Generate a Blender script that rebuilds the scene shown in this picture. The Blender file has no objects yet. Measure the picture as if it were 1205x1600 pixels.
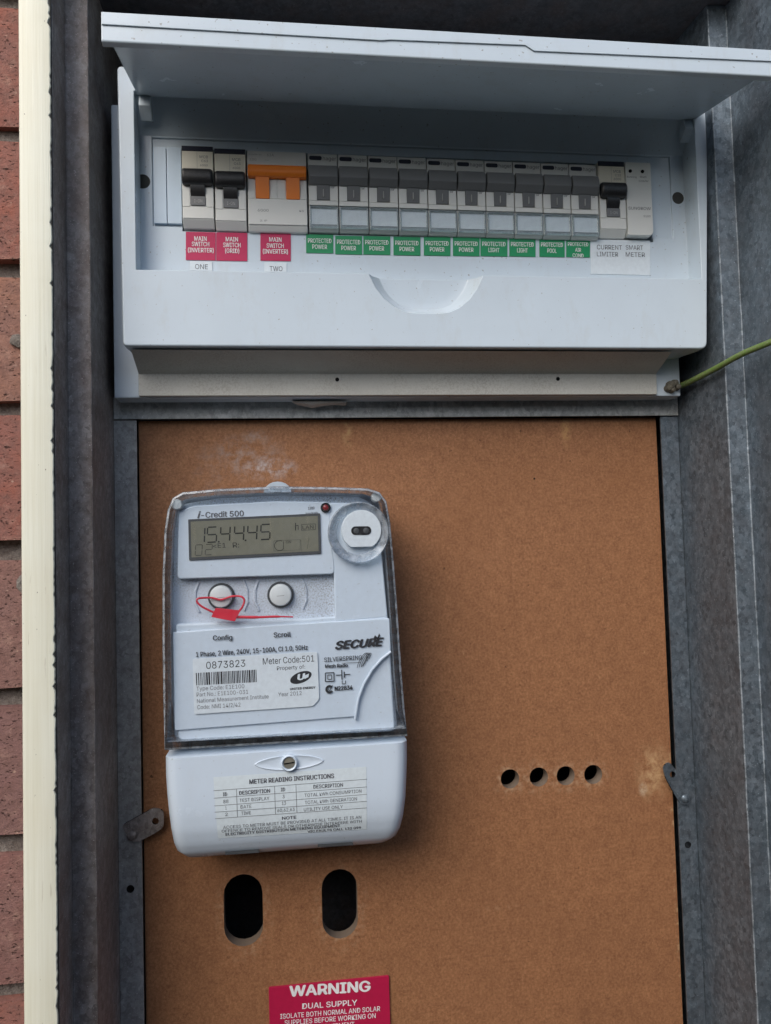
import bpy, bmesh, math, random
from mathutils import Vector, Matrix
random.seed(7)
S = bpy.context.scene
COL = S.collection
MM = 0.001
EYE = 1450.0          # height of the camera above the ground, mm
PANEL = 510.0         # distance camera -> wooden meter panel, mm

# ---------------------------------------------------------------- camera
def W(x, d, z):
    """x right, d away from the viewer, z above eye level, all in mm -> world metres"""
    return Vector((x*MM, (d-PANEL)*MM, (z+EYE)*MM))

YAW, PITCH, ROLL = (math.radians(v) for v in (7.19, 2.73, -1.62))
_f = Vector((math.sin(YAW)*math.cos(PITCH), math.cos(YAW)*math.cos(PITCH), math.sin(PITCH)))
_r = Vector((math.cos(YAW), -math.sin(YAW), 0)); _u = _r.cross(_f)
CR = math.cos(ROLL)*_r + math.sin(ROLL)*_u
CU = -math.sin(ROLL)*_r + math.cos(ROLL)*_u
cam = bpy.data.cameras.new('camera'); co = bpy.data.objects.new('camera', cam); COL.objects.link(co)
co.matrix_world = Matrix.Translation(W(0, 0, 0)) @ Matrix((CR, CU, -_f)).transposed().to_4x4()
cam.sensor_fit = 'VERTICAL'; cam.sensor_height = 36; cam.lens = 27.0
cam.clip_start = 0.01; cam.clip_end = 500
S.camera = co

# ---------------------------------------------------------------- sky, sun, exposure
SUN_EL, SUN_AZ = math.radians(38), math.radians(-37)   # azimuth from the wall normal, minus = to the left
SUN_STRENGTH, SUN_ANGLE, SKY = 1.35, math.radians(42), 0.12
world = bpy.data.worlds.new('World'); S.world = world; world.use_nodes = True
nt = world.node_tree; bg = nt.nodes['Background']
sky = nt.nodes.new('ShaderNodeTexSky'); sky.sky_type = 'NISHITA'; sky.sun_disc = False
sundir = Vector((math.sin(SUN_AZ)*math.cos(SUN_EL), -math.cos(SUN_AZ)*math.cos(SUN_EL), math.sin(SUN_EL)))
sky.sun_elevation = SUN_EL; sky.sun_rotation = math.atan2(sundir.x, sundir.y)
sky.air_density = 1.0; sky.dust_density = 2.4; sky.ozone_density = 0.7      # hazy, whitish sky
nt.links.new(sky.outputs[0], bg.inputs[0]); bg.inputs[1].default_value = SKY
sl = bpy.data.lights.new('sun', 'SUN'); so = bpy.data.objects.new('sun', sl); COL.objects.link(so)
sl.energy = SUN_STRENGTH; sl.angle = SUN_ANGLE; sl.color = (1.0, 0.975, 0.94)
so.rotation_euler = (-sundir).to_track_quat('-Z', 'Y').to_euler()
so.location = (0, -3, 5)
vs = S.view_settings
vs.view_transform = 'Standard'; vs.look = 'None'; vs.gamma = 1; vs.use_curve_mapping = False
vs.exposure = 0.52
S.cycles.max_bounces = 8; S.cycles.transparent_max_bounces = 12
S.cycles.use_denoising = True

# ---------------------------------------------------------------- materials
def at(px, py, d):
    """the point at distance d (mm) behind photograph pixel (px, py), as (x, z) in mm"""
    v = CR*(px-602.5) - CU*(py-800) + _f*1200.0
    return (v.x*d/v.y, v.z*d/v.y)
class NT:
    def __init__(s, name):
        s.m = bpy.data.materials.new(name); s.m.use_nodes = True
        s.t = s.m.node_tree; s.n = s.t.nodes; s.b = s.n['Principled BSDF']
        s.tc = s.n.new('ShaderNodeTexCoord')
    def link(s, a, b): s.t.links.new(a, b)
    def coord(s, scale=(1, 1, 1), loc=(0, 0, 0)):
        mp = s.n.new('ShaderNodeMapping'); mp.inputs['Scale'].default_value = scale; mp.inputs['Location'].default_value = loc
        s.link(s.tc.outputs['Object'], mp.inputs[0]); return mp.outputs[0]
    def noise(s, scale, detail=3, rough=0.55, stretch=(1, 1, 1), loc=(0, 0, 0)):
        k = s.n.new('ShaderNodeTexNoise'); k.inputs['Scale'].default_value = scale
        k.inputs['Detail'].default_value = detail; k.inputs['Roughness'].default_value = rough
        s.link(s.coord(stretch, loc), k.inputs['Vector']); return k.outputs['Fac']
    def voronoi(s, scale, stretch=(1, 1, 1), out='Color'):
        k = s.n.new('ShaderNodeTexVoronoi'); k.inputs['Scale'].default_value = scale
        s.link(s.coord(stretch), k.inputs['Vector']); return k.outputs[out]
    def ramp(s, fac, stops):
        r = s.n.new('ShaderNodeValToRGB'); e = r.color_ramp.elements
        while len(e) < len(stops): e.new(0.5)
        for i, (p, c) in enumerate(stops):
            e[i].position = p
            e[i].color = (c, c, c, 1) if isinstance(c, (int, float)) else (*c, 1)
        s.link(fac, r.inputs[0]); return r.outputs[0]
    def mix(s, fac, a, b, blend='MIX'):
        k = s.n.new('ShaderNodeMix'); k.data_type = 'RGBA'; k.blend_type = blend
        for v, i in ((fac, 0), (a, 6), (b, 7)):
            if isinstance(v, (int, float)): k.inputs[i].default_value = v if i == 0 else (v, v, v, 1)
            elif isinstance(v, tuple): k.inputs[i].default_value = (*v, 1)
            else: s.link(v, k.inputs[i])
        return k.outputs[2]
    def math(s, op, a, b=0.0):
        k = s.n.new('ShaderNodeMath'); k.operation = op
        for i, v in enumerate((a, b)):
            if isinstance(v, (int, float)): k.inputs[i].default_value = v
            else: s.link(v, k.inputs[i])
        return k.outputs[0]
    def blob(s, c, rx, rz):
        """soft ellipse mask round (x, z) given relative to the object's origin, metres"""
        v = s.n.new('ShaderNodeVectorMath'); v.operation = 'LENGTH'
        s.link(s.coord((1/rx, 0.0001, 1/rz), (-c[0]/rx, 0, -c[1]/rz)), v.inputs[0])
        return s.ramp(v.outputs['Value'], [(0.25, 1.0), (1.0, 0.0)])
    def color(s, c):
        if isinstance(c, tuple): s.b.inputs['Base Color'].default_value = (*c, 1)
        else: s.link(c, s.b.inputs['Base Color'])
    def bump(s, h, strength=0.3, dist=0.0005):
        k = s.n.new('ShaderNodeBump'); k.inputs['Strength'].default_value = strength
        k.inputs['Distance'].default_value = dist
        s.link(h, k.inputs['Height']); s.link(k.outputs[0], s.b.inputs['Normal'])
    def set(s, **kw):
        for k, v in kw.items():
            i = s.b.inputs[{'rough': 'Roughness', 'metal': 'Metallic', 'spec': 'Specular IOR Level', 'coat': 'Coat Weight'}[k]]
            if isinstance(v, (int, float)): i.default_value = v
            else: s.link(v, i)
        return s

def plastic(name, c, rough=0.35, var=0.06, dirt=0.0, dirtc=(0.25, 0.22, 0.17), bump=0.05, spec=0.5, speck=0.0):
    t = NT(name)
    n1 = t.noise(28, 4); lo = tuple(v*(1-var) for v in c); hi = tuple(min(1, v*(1+var*0.6)) for v in c)
    col = t.ramp(n1, [(0.3, lo), (0.7, hi)])
    if dirt:
        sp = t.ramp(t.noise(1000, 5, .75), [(0.47, 0.0), (0.60, 1.0)])
        big = t.ramp(t.noise(35, 4), [(0.35, 0.15), (0.7, 1.0)])
        col = t.mix(t.math('MULTIPLY', t.math('MULTIPLY', sp, big), dirt), col, dirtc)
    if speck:
        col = t.mix(t.math('MULTIPLY', t.ramp(t.noise(520, 2, .5, loc=(2, 5, 1)), [(0.70, 0.0), (0.74, 1.0)]), speck), col, (0.20, 0.17, 0.13))
        col = t.mix(t.math('MULTIPLY', t.ramp(t.noise(60, 6, .75, (1, 1, .4), (1, 7, 3)), [(0.52, 0.0), (0.75, 1.0)]), speck*.35), col, (0.40, 0.37, 0.30))
    t.color(col)
    t.set(rough=t.ramp(t.noise(60, 4), [(0.3, rough*0.8), (0.7, min(1, rough*1.25))]), spec=spec)
    if bump: t.bump(t.noise(700, 3), bump, 0.0003)
    return t.m

def flat(name, c, rough=0.5, metal=0.0, spec=0.4):
    t = NT(name)
    t.color(t.mix(0.12, c, t.ramp(t.noise(400, 2), [(0.3, tuple(v*0.6 for v in c)), (0.7, tuple(min(1, v*1.3) for v in c))])))
    t.set(rough=rough, metal=metal, spec=spec); return t.m

def galvanised(name, lo, hi, rust=0.0, rustc=(0.10, 0.05, 0.03), metal=0.5):
    t = NT(name)
    v = t.voronoi(420, (1, 1, 0.75)); g = t.n.new('ShaderNodeRGBToBW'); t.link(v, g.inputs[0])
    f = t.math('ADD', t.math('MULTIPLY', g.outputs[0], 0.24), t.math('ADD', t.math('MULTIPLY', t.noise(170, 7, 0.7), 0.42), t.math('MULTIPLY', t.noise(700, 3, 0.7), 0.28)))
    col = t.ramp(f, [(0.32, lo), (0.66, hi)])
    col = t.mix(t.ramp(t.noise(22, 6, 0.65, (1, 1, 0.45)), [(0.40, 0.0), (0.68, 0.5)]), col, tuple(a*1.05 for a in lo))
    if rust: col = t.mix(t.math('MULTIPLY', t.ramp(t.noise(60, 7, 0.75), [(0.44, 0.0), (0.62, 1.0)]), rust), col, rustc)
    sp = t.ramp(t.noise(1100, 2), [(0.66, 0.0), (0.72, 0.55)])
    col = t.mix(sp, col, tuple(min(1, c*1.8) for c in hi)); t.color(col)
    t.set(rough=t.ramp(f, [(0.2, 0.44), (0.8, 0.62)]), metal=metal); t.bump(t.noise(300, 6, 0.65), 0.3, 0.0006); return t.m

def hardboard():
    t = NT('brown hardboard')
    fine = t.noise(560, 7, 0.85); mid = t.noise(130, 7, 0.78); big = t.noise(14, 4)
    c = t.ramp(fine, [(0.36, (0.12, 0.050, 0.022)), (0.5, (0.31, 0.142, 0.065)), (0.65, (0.55, 0.285, 0.15))])
    c = t.mix(0.45, c, t.ramp(mid, [(0.36, (0.17, 0.074, 0.035)), (0.64, (0.37, 0.175, 0.082))]))
    c = t.mix(t.ramp(big, [(0.35, 0.0), (0.75, 0.35)]), c, (0.20, 0.085, 0.035))
    c = t.mix(t.ramp(t.noise(240, 3, 0.6, loc=(.4, .1, .7)), [(0.69, 0.0), (0.73, 0.85)]), c, (0.06, 0.026, 0.013))   # dark flecks
    c = t.mix(t.ramp(t.noise(300, 3, 0.6, (1, 1, 0.45), (.9, .3, .2)), [(0.69, 0.0), (0.74, 0.6)]), c, (0.48, 0.27, 0.13))
    def smear(cx, cz, rx, rz, colr, lo, hi, sc, amt=1.0):
        nonlocal c
        m = t.math('MULTIPLY', t.blob((cx*MM, cz*MM), rx*MM, rz*MM), t.ramp(t.noise(sc, 5, 0.7), [(lo, 0.0), (hi, amt)]))
        c = t.mix(m, c, colr)
    smear(-27, 62, 34, 18, (0.42, 0.38, 0.36), 0.46, 0.68, 110, 0.55)
    smear(-12, 55, 22, 9, (0.55, 0.52, 0.52), 0.46, 0.64, 150, 0.7)
    smear(-48, 55, 16, 18, (0.34, 0.27, 0.24), 0.47, 0.68, 120, 0.45)
    smear(-20, 76, 12, 6, (0.36, 0.28, 0.24), 0.42, 0.60, 160, 0.7)
    smear(40, 80, 5, 14, (0.45, 0.27, 0.12), 0.45, 0.6, 200, 0.8)
    smear(192, 80, 4.5, 17, (0.48, 0.27, 0.11), 0.42, 0.56, 180, 0.8)
    smear(245, -158, 15, 24, (0.52, 0.33, 0.17), 0.42, 0.60, 120, 0.9)
    smear(237, -170, 4, 6, (0.58, 0.46, 0.32), 0.42, 0.6, 260, 0.7)
    smear(257.5, -230, 2.2, 120, (0.50, 0.33, 0.18), 0.52, 0.60, 160, 0.9)
    smear(200, -300, 90, 60, (0.15, 0.066, 0.032), 0.45, 0.75, 30, 0.5)
    smear(-70, -260, 50, 80, (0.15, 0.066, 0.032), 0.45, 0.75, 30, 0.5)
    smear(120, 20, 60, 50, (0.40, 0.20, 0.10), 0.5, 0.8, 40, 0.5)
    smear(140, -240, 30, 3, (0.42, 0.25, 0.14), 0.5, 0.62, 150, 0.5)
    for px, py, rx, rz in ((797, 1218, 14, 14), (842, 1215, 13, 14), (884, 1213, 14, 13), (927, 1211, 13, 13), (382, 1428, 21, 33), (533, 1418, 20, 32)):
        hx, hz = at(px, py, PANEL); smear(hx, hz, rx, rz, (0.50, 0.33, 0.20), 0.48, 0.62, 230, 0.9)
    for k in range(7):
        R = random.Random(40+k); smear(R.uniform(-60, 240), R.uniform(-280, 80), R.uniform(10, 45), R.uniform(.8, 1.6), (0.17, 0.078, 0.04), 0.45, 0.6, 90, 0.5)
    t.color(c); t.set(rough=t.ramp(big, [(0.3, 0.5), (0.7, 0.72)]), spec=0.3); t.bump(fine, 0.35, 0.0005); return t.m

def brickmat():
    t = NT('red clay brick')
    oi = t.n.new('ShaderNodeObjectInfo')
    base = t.ramp(oi.outputs['Random'], [(0.0, (0.29, 0.11, 0.085)), (0.3, (0.34, 0.13, 0.095)), (0.55, (0.24, 0.13, 0.12)), (0.8, (0.36, 0.195, 0.135)), (1.0, (0.32, 0.105, 0.08))])
    c = t.mix(t.ramp(t.noise(45, 6, 0.65), [(0.35, 0.0), (0.7, 0.65)]), base, (0.26, 0.155, 0.14))
    c = t.mix(t.ramp(t.noise(130, 6, 0.75, loc=(1, 2, 3)), [(0.42, 0.0), (0.66, 0.7)]), c, (0.19, 0.105, 0.09))
    c = t.mix(t.ramp(t.noise(90, 5, 0.7, loc=(7, 2, 3)), [(0.52, 0.0), (0.7, 0.6)]), c, (0.42, 0.26, 0.21))
    pits = t.ramp(t.noise(300, 5, 0.7, (1, 1, 2.4)), [(0.33, 1.0), (0.40, 0.0)])
    c = t.mix(pits, c, (0.05, 0.025, 0.022))
    c = t.mix(t.ramp(t.noise(230, 2, 0.5, loc=(3, 1, 2)), [(0.70, 0.0), (0.74, 0.8)]), c, (0.50, 0.33, 0.26))
    t.color(c); t.set(rough=0.9, spec=0.2)
    h = t.math('SUBTRACT', t.math('MULTIPLY', t.noise(330, 5, 0.7, (1, 1, 1.6)), 0.6), pits)
    t.bump(h, 0.8, 0.0018); return t.m

def mortarmat():
    t = NT('grey mortar')
    n = t.noise(420, 5, 0.75)
    c = t.ramp(n, [(0.3, (0.13, 0.11, 0.095)), (0.7, (0.36, 0.33, 0.30))])
    t.color(t.mix(t.ramp(t.noise(40, 4), [(0.4, 0), (0.7, 0.5)]), c, (0.16, 0.125, 0.11)))
    t.set(rough=0.95, spec=0.15); t.bump(n, 0.9, 0.002); return t.m

def creampaint():
    t = NT('cream gloss paint')
    br = t.noise(420, 4, 0.6, (1, 1, 0.02))
    c = t.ramp(br, [(0.3, (0.70, 0.70, 0.57)), (0.7, (0.80, 0.81, 0.70))])
    c = t.mix(t.ramp(t.noise(12, 4), [(0.4, 0.0), (0.75, 0.4)]), c, (0.66, 0.60, 0.42))
    c = t.mix(t.ramp(t.noise(650, 2, 0.5, (1, 1, 0.5)), [(0.745, 0.0), (0.76, 0.9)]), c, (0.12, 0.09, 0.07))
    st = t.math('MULTIPLY', t.ramp(t.noise(500, 4, 0.7, (1, 1, 0.07)), [(0.62, 0.0), (0.70, 1.0)]), t.ramp(t.noise(9, 2), [(0.5, 0.0), (0.62, 0.7)]))
    c = t.mix(st, c, (0.30, 0.24, 0.17))
    t.color(c); t.set(rough=0.42, spec=0.4); t.bump(br, 0.35, 0.0006); return t.m

def clear(name, tint, haze=0.06, rough=0.08, gloss=1.0):
    t = NT(name); t.n.remove(t.b)
    out = [n for n in t.n if n.type == 'OUTPUT_MATERIAL'][0]
    tr = t.n.new('ShaderNodeBsdfTransparent'); tr.inputs[0].default_value = (*tint, 1)
    gl = t.n.new('ShaderNodeBsdfGlossy'); gl.inputs['Roughness'].default_value = rough
    df = t.n.new('ShaderNodeBsdfDiffuse'); df.inputs[0].default_value = (0.62, 0.68, 0.74, 1)
    fr = t.n.new('ShaderNodeFresnel'); fr.inputs[0].default_value = 1.45
    m1 = t.n.new('ShaderNodeMixShader'); m2 = t.n.new('ShaderNodeMixShader')
    hz = t.math('MULTIPLY', t.ramp(t.noise(250, 4), [(0.35, 0.5), (0.7, 1.6)]), haze)
    t.link(hz, m1.inputs[0]); t.link(tr.outputs[0], m1.inputs[1]); t.link(df.outputs[0], m1.inputs[2])
    t.link(t.math('MULTIPLY', fr.outputs[0], gloss), m2.inputs[0]); t.link(m1.outputs[0], m2.inputs[1]); t.link(gl.outputs[0], m2.inputs[2])
    t.link(m2.outputs[0], out.inputs[0]); return t.m

def groundmat():
    t = NT('dry lawn and dirt')
    c = t.ramp(t.noise(3, 8, 0.7), [(0.3, (0.05, 0.055, 0.03)), (0.6, (0.10, 0.088, 0.055)), (0.8, (0.14, 0.115, 0.08))])
    t.color(c); t.set(rough=0.95, spec=0.1); t.bump(t.noise(40, 6, 0.7), 0.8, 0.03); return t.m

M = dict(
    shell=plastic('white switchboard plastic', (0.56, 0.645, 0.715), 0.22, 0.03, bump=0.04, speck=0.6),
    tray=plastic('bounce warmed plastic', (0.53, 0.525, 0.48), 0.45, 0.08, 0.5),  # base plastic yellowed to carry the warm light bounced from below
    filler=plastic('blank cover plastic', (0.50, 0.61, 0.72), 0.35, 0.04),
    breaker=plastic('breaker body plastic', (0.70, 0.71, 0.68), 0.42, 0.05),
    hgrey=plastic('pale grey breaker plastic', (0.58, 0.59, 0.58), 0.45, 0.05),
    cap=plastic('beige breaker label face', (0.66, 0.63, 0.53), 0.5, 0.05),
    black=plastic('black toggle plastic', (0.018, 0.018, 0.02), 0.38, 0.2, 0.3, (0.12, 0.11, 0.10)),
    toggle=plastic('dark grey toggle plastic', (0.17, 0.175, 0.18), 0.42, 0.12),
    navy=flat('dark blue band', (0.012, 0.014, 0.03), 0.4),
    orange=plastic('orange toggle plastic', (0.85, 0.22, 0.02), 0.4, 0.08),
    red=flat('magenta red label print', (0.48, 0.012, 0.085), 0.45),
    signred=flat('magenta red engraved sign', (0.43, 0.012, 0.06), 0.4),
    green=flat('green label print', (0.012, 0.26, 0.10), 0.45),
    paper=flat('white label paper', (0.66, 0.73, 0.78), 0.5),
    ink=flat('black ink', (0.012, 0.012, 0.016), 0.6),
    greyink=flat('grey ink', (0.10, 0.105, 0.12), 0.6),
    paleink=flat('pale grey ink', (0.24, 0.25, 0.25), 0.6),
    wink=flat('white ink', (0.78, 0.78, 0.78), 0.5),
    markgrey=flat('light toggle mark', (0.42, 0.42, 0.40), 0.5),
    holegrey=flat('shaded screw socket', (0.06, 0.06, 0.055), 0.8),
    void=flat('dark cavity', (0.01, 0.01, 0.011), 0.9, 0, 0.05),
    galv=galvanised('blue grey galvanised steel', (0.085, 0.108, 0.13), (0.26, 0.315, 0.365), 0.15, metal=0.65),
    brownsteel=galvanised('rust and light browned steel', (0.17, 0.15, 0.14), (0.46, 0.42, 0.40), 0.4, metal=0.25),  # left-side copy of the steel: rust plus the browner tone light gives it
    strip=galvanised('spangled zinc strip', (0.24, 0.24, 0.235), (0.54, 0.55, 0.54), 0.2, metal=0.25),
    rail=galvanised('shade offset zinc rail', (0.26, 0.275, 0.27), (0.62, 0.64, 0.63), 0.1, metal=0.15),  # zinc lightened to offset the skirt's shade on the rail
    bead=galvanised('worn edge highlight', (0.10, 0.12, 0.135), (0.50, 0.56, 0.62), 0.1, metal=0.3),
    board=hardboard(), holeedge=flat('raw fibre hole edge', (0.19, 0.145, 0.11), 0.9),
    brick=brickmat(), mortar=mortarmat(), cream=creampaint(), rawtimber=flat('dark weathered edge', (0.035, 0.035, 0.033), 0.8),
    meterw=plastic('white meter plastic', (0.58, 0.67, 0.765), 0.22, 0.02, bump=0.03, speck=0.25),
    meterdust=plastic('dusty meter plastic', (0.54, 0.61, 0.70), 0.55, 0.06, 1.0, (0.20, 0.19, 0.17), 0.1),
    meterback=plastic('grey meter base plastic', (0.38, 0.45, 0.52), 0.4, 0.1, 0.5, (0.45, 0.43, 0.40)),
    meterclear=clear('clear meter cover', (0.98, 0.99, 1.0), 0.03, 0.03, 1.0),
    rimclear=clear('thick clear rim', (0.86, 0.92, 0.97), 0.36, 0.10, 1.0),  # strong diffuse haze puts a pale glare into the plastic
    holder=clear('clear label holder', (0.90, 0.97, 0.97), 0.20, 0.1, 0.9),
    holderpaper=flat('pale green label insert', (0.74, 0.81, 0.80), 0.5),
    lcd=flat('olive grey display glass', (0.18, 0.18, 0.14), 0.18),
    lcdink=flat('display segment', (0.016, 0.017, 0.014), 0.3),
    lcdghost=flat('faint display segment', (0.045, 0.045, 0.035), 0.3),
    ring=plastic('dark rubber ring', (0.045, 0.05, 0.055), 0.6, 0.2),
    button=plastic('white push button', (0.62, 0.66, 0.67), 0.35, 0.05),
    led=flat('dark red lens', (0.20, 0.008, 0.010), 0.15),
    clamp=plastic('dirty terminal', (0.085, 0.08, 0.06), 0.7, 0.4, 0.8),
    seal=plastic('red seal plastic', (0.62, 0.02, 0.045), 0.35, 0.1),
    screw=flat('dull steel screw', (0.42, 0.40, 0.33), 0.4, 0.7),
    sticker=flat('pale sticker film', (0.62, 0.70, 0.74), 0.4),
    earthgreen=plastic('green cable sheath', (0.11, 0.19, 0.035), 0.5, 0.2, 0.8),
    earthyellow=plastic('yellow cable stripe', (0.55, 0.57, 0.08), 0.5, 0.15, 0.8),
    mastic=plastic('dried grey sealant', (0.42, 0.39, 0.36), 0.85, 0.3, 0.8),
    chrome=flat('steel disc', (0.62, 0.66, 0.70), 0.22, 0.6),
    ground=groundmat(),
    boxroof=galvanised('shade dark steel', (0.035, 0.035, 0.04), (0.09, 0.09, 0.10), 0.2, metal=0.2),  # steel darkened to stand for the deep shade at box top and back
)

# ---------------------------------------------------------------- mesh helpers (all in mm, viewer frame)
class MB:
    def __init__(s): s.v = []; s.f = []; s.mi = []
    def add(s, vs, fs, mi=0):
        o = len(s.v); s.v += [tuple(p) for p in vs]
        s.f += [tuple(i+o for i in f) for f in fs]; s.mi += [mi]*len(fs); return s
    def box(s, x0, x1, d0, d1, z0, z1, mi=0):
        v = [(x0,d0,z0),(x1,d0,z0),(x1,d1,z0),(x0,d1,z0),(x0,d0,z1),(x1,d0,z1),(x1,d1,z1),(x0,d1,z1)]
        return s.add(v, [(0,1,2,3),(4,7,6,5),(0,4,5,1),(1,5,6,2),(2,6,7,3),(3,7,4,0)], mi)
    def prism(s, poly, d0, d1, mi=0):
        """outline in (x, z) extruded along the depth"""
        n = len(poly)
        v = [(x, d0, z) for x, z in poly] + [(x, d1, z) for x, z in poly]
        f = [tuple(range(n)), tuple(range(2*n-1, n-1, -1))] + [(i, i+n, (i+1) % n+n, (i+1) % n) for i in range(n)]
        return s.add(v, f, mi)
    def extrude_x(s, prof, x0, x1, mi=0):
        """profile in (d, z) extruded along x"""
        n = len(prof)
        v = [(x0, d, z) for d, z in prof] + [(x1, d, z) for d, z in prof]
        f = [tuple(range(n)), tuple(range(2*n-1, n-1, -1))] + [(i, i+n, (i+1) % n+n, (i+1) % n) for i in range(n)]
        return s.add(v, f, mi)
    def extrude_z(s, prof, z0, z1, mi=0):
        n = len(prof)
        v = [(x, d, z0) for x, d in prof] + [(x, d, z1) for x, d in prof]
        f = [tuple(range(n)), tuple(range(2*n-1, n-1, -1))] + [(i, i+n, (i+1) % n+n, (i+1) % n) for i in range(n)]
        return s.add(v, f, mi)
    def cyl(s, x, z, r, d0, d1, n=24, mi=0, rb=None):
        rb = r if rb is None else rb
        a = [(math.cos(2*math.pi*i/n), math.sin(2*math.pi*i/n)) for i in range(n)]
        v = [(x+r*c, d0, z+r*q) for c, q in a] + [(x+rb*c, d1, z+rb*q) for c, q in a]
        f = [tuple(range(n)), tuple(range(2*n-1, n-1, -1))] + [(i, i+n, (i+1) % n+n, (i+1) % n) for i in range(n)]
        return s.add(v, f, mi)
    def lathe(s, x, z, prof, n=40, mi=0):
        """profile of (radius, depth) turned round the viewing axis at (x, z)"""
        v = []; k = len(prof)
        for i in range(n):
            c, q = math.cos(2*math.pi*i/n), math.sin(2*math.pi*i/n)
            v += [(x+r*c, d, z+r*q) for r, d in prof]
        f = [(i*k+j, ((i+1) % n)*k+j, ((i+1) % n)*k+j+1, i*k+j+1) for i in range(n) for j in range(k-1)]
        return s.add(v, f, mi)
    def tube(s, pts, r, n=10, mi=0, closed=False, arc=None):
        P = [Vector(p) for p in pts]; m = len(P); v = []; rr = r if isinstance(r, (list, tuple)) else [r]*m
        up = Vector((0.13, 0.2, 1)).normalized()
        for i, p in enumerate(P):
            a = P[(i-1) % m] if closed or i else P[0]; b = P[(i+1) % m] if closed or i < m-1 else P[-1]
            t = (b-a).normalized(); u = t.cross(up)
            if u.length < 1e-4: u = t.cross(Vector((1, 0, 0)))
            u.normalize(); w = u.cross(t)
            for k in range(n):
                A = 2*math.pi*k/n if arc is None else arc[0]+(arc[1]-arc[0])*k/(n-1)
                v.append(p+rr[i]*(math.cos(A)*u+math.sin(A)*w))
        f = []
        for i in range(m if closed else m-1):
            for k in range(n if arc is None else n-1):
                f.append((i*n+k, i*n+(k+1) % n, ((i+1) % m)*n+(k+1) % n, ((i+1) % m)*n+k))
        if not closed and arc is None: f += [tuple(range(n)), tuple(range(m*n-1, m*n-n-1, -1))]
        return s.add(v, f, mi)
    def grid(s, rows, mi=0):
        k = len(rows[0]); v = [p for r in rows for p in r]
        f = [(i*k+j, i*k+j+1, (i+1)*k+j+1, (i+1)*k+j) for i in range(len(rows)-1) for j in range(k-1)]
        return s.add(v, f, mi)
    def mesh(s, name, mats, origin=(0, 0, 0), bevel=0, segs=2, angle=35, fixn=True):
        me = bpy.data.meshes.new(name)
        me.from_pydata([((x-origin[0])*MM, (d-origin[1])*MM, (z-origin[2])*MM) for x, d, z in s.v], [], s.f)
        mats = mats if isinstance(mats, (list, tuple)) else [mats]
        for m in mats: me.materials.append(m)
        me.polygons.foreach_set('material_index', s.mi)
        bm = bmesh.new(); bm.from_mesh(me)
        if fixn: bmesh.ops.recalc_face_normals(bm, faces=bm.faces)
        if bevel:
            es = [e for e in bm.edges if len(e.link_faces) == 2 and e.calc_face_angle(0) > math.radians(angle)]
            bmesh.ops.bevel(bm, geom=es, offset=bevel*MM, segments=segs, affect='EDGES', profile=0.5, clamp_overlap=True)
        bm.to_mesh(me); bm.free(); smooth(me)
        return me
    def build(s, name, mats, parent=None, origin=None, **kw):
        o0 = origin if origin is not None else (ORI[parent.name] if parent is not None else (0, PANEL, -EYE))
        o = link(name, s.mesh(name, mats, o0, **kw), parent, o0)
        if kw.get('bevel'): weight(o)
        return o

def weight(o):
    md = o.modifiers.new('weighted_normals', 'WEIGHTED_NORMAL'); md.keep_sharp = True; md.weight = 80
ORI = {}                                      # origin (mm, viewer frame) of every thing and part
def smooth(me, ang=32):
    me.polygons.foreach_set('use_smooth', [True]*len(me.polygons))
    me.set_sharp_from_angle(angle=math.radians(ang)); me.update()

def link(name, me, parent=None, origin=(0, PANEL, -EYE)):
    o = bpy.data.objects.new(name, me); COL.objects.link(o); ORI[o.name] = tuple(origin)
    if parent is not None: o.parent = parent
    else: o.location = W(*origin)
    return o

def thing(name, label, cat, origin, group=None):
    o = bpy.data.objects.new(name, None); COL.objects.link(o); o.location = W(*origin); ORI[o.name] = tuple(origin)
    o.empty_display_size = 0.02
    return tag(o, label, cat, group)
def tag(o, label=None, cat=None, group=None, kind=None):
    for k, v in (('label', label), ('category', cat), ('group', group), ('kind', kind)):
        if v: o[k] = v
    return o
def copy_tree(o, parent=None):
    c = o.copy(); COL.objects.link(c); ORI[c.name] = ORI[o.name]
    if parent is not None: c.parent = parent; c.matrix_parent_inverse = o.matrix_parent_inverse.copy()
    for ch in list(o.children): copy_tree(ch, c)
    return c

def pts(l, d): return [at(x, y, d) for x, y in l]

def rounded(poly, r, n=5):
    """round the corners of an (x, z) outline"""
    out = []; m = len(poly)
    for i in range(m):
        p = Vector(poly[i]); a = Vector(poly[i-1])-p; b = Vector(poly[(i+1) % m])-p
        rr = r[i] if isinstance(r, (list, tuple)) else r
        if rr <= 0: out.append(tuple(p)); continue
        q = min(rr, a.length*0.45, b.length*0.45); A = p+a.normalized()*q; B = p+b.normalized()*q
        for k in range(n+1):
            t = k/n; out.append(tuple(A*(1-t)**2+p*2*t*(1-t)+B*t*t))
    return out
def inset(poly, k):
    n = len(poly); out = []
    area = sum(poly[i][0]*poly[(i+1) % n][1]-poly[(i+1) % n][0]*poly[i][1] for i in range(n))
    sg = 1 if area > 0 else -1
    for i in range(n):
        a, p, b = Vector(poly[i-1]), Vector(poly[i]), Vector(poly[(i+1) % n])
        t = b-a; t.normalize(); out.append((p.x-t.y*k*sg, p.y+t.x*k*sg))
    return out

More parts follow.
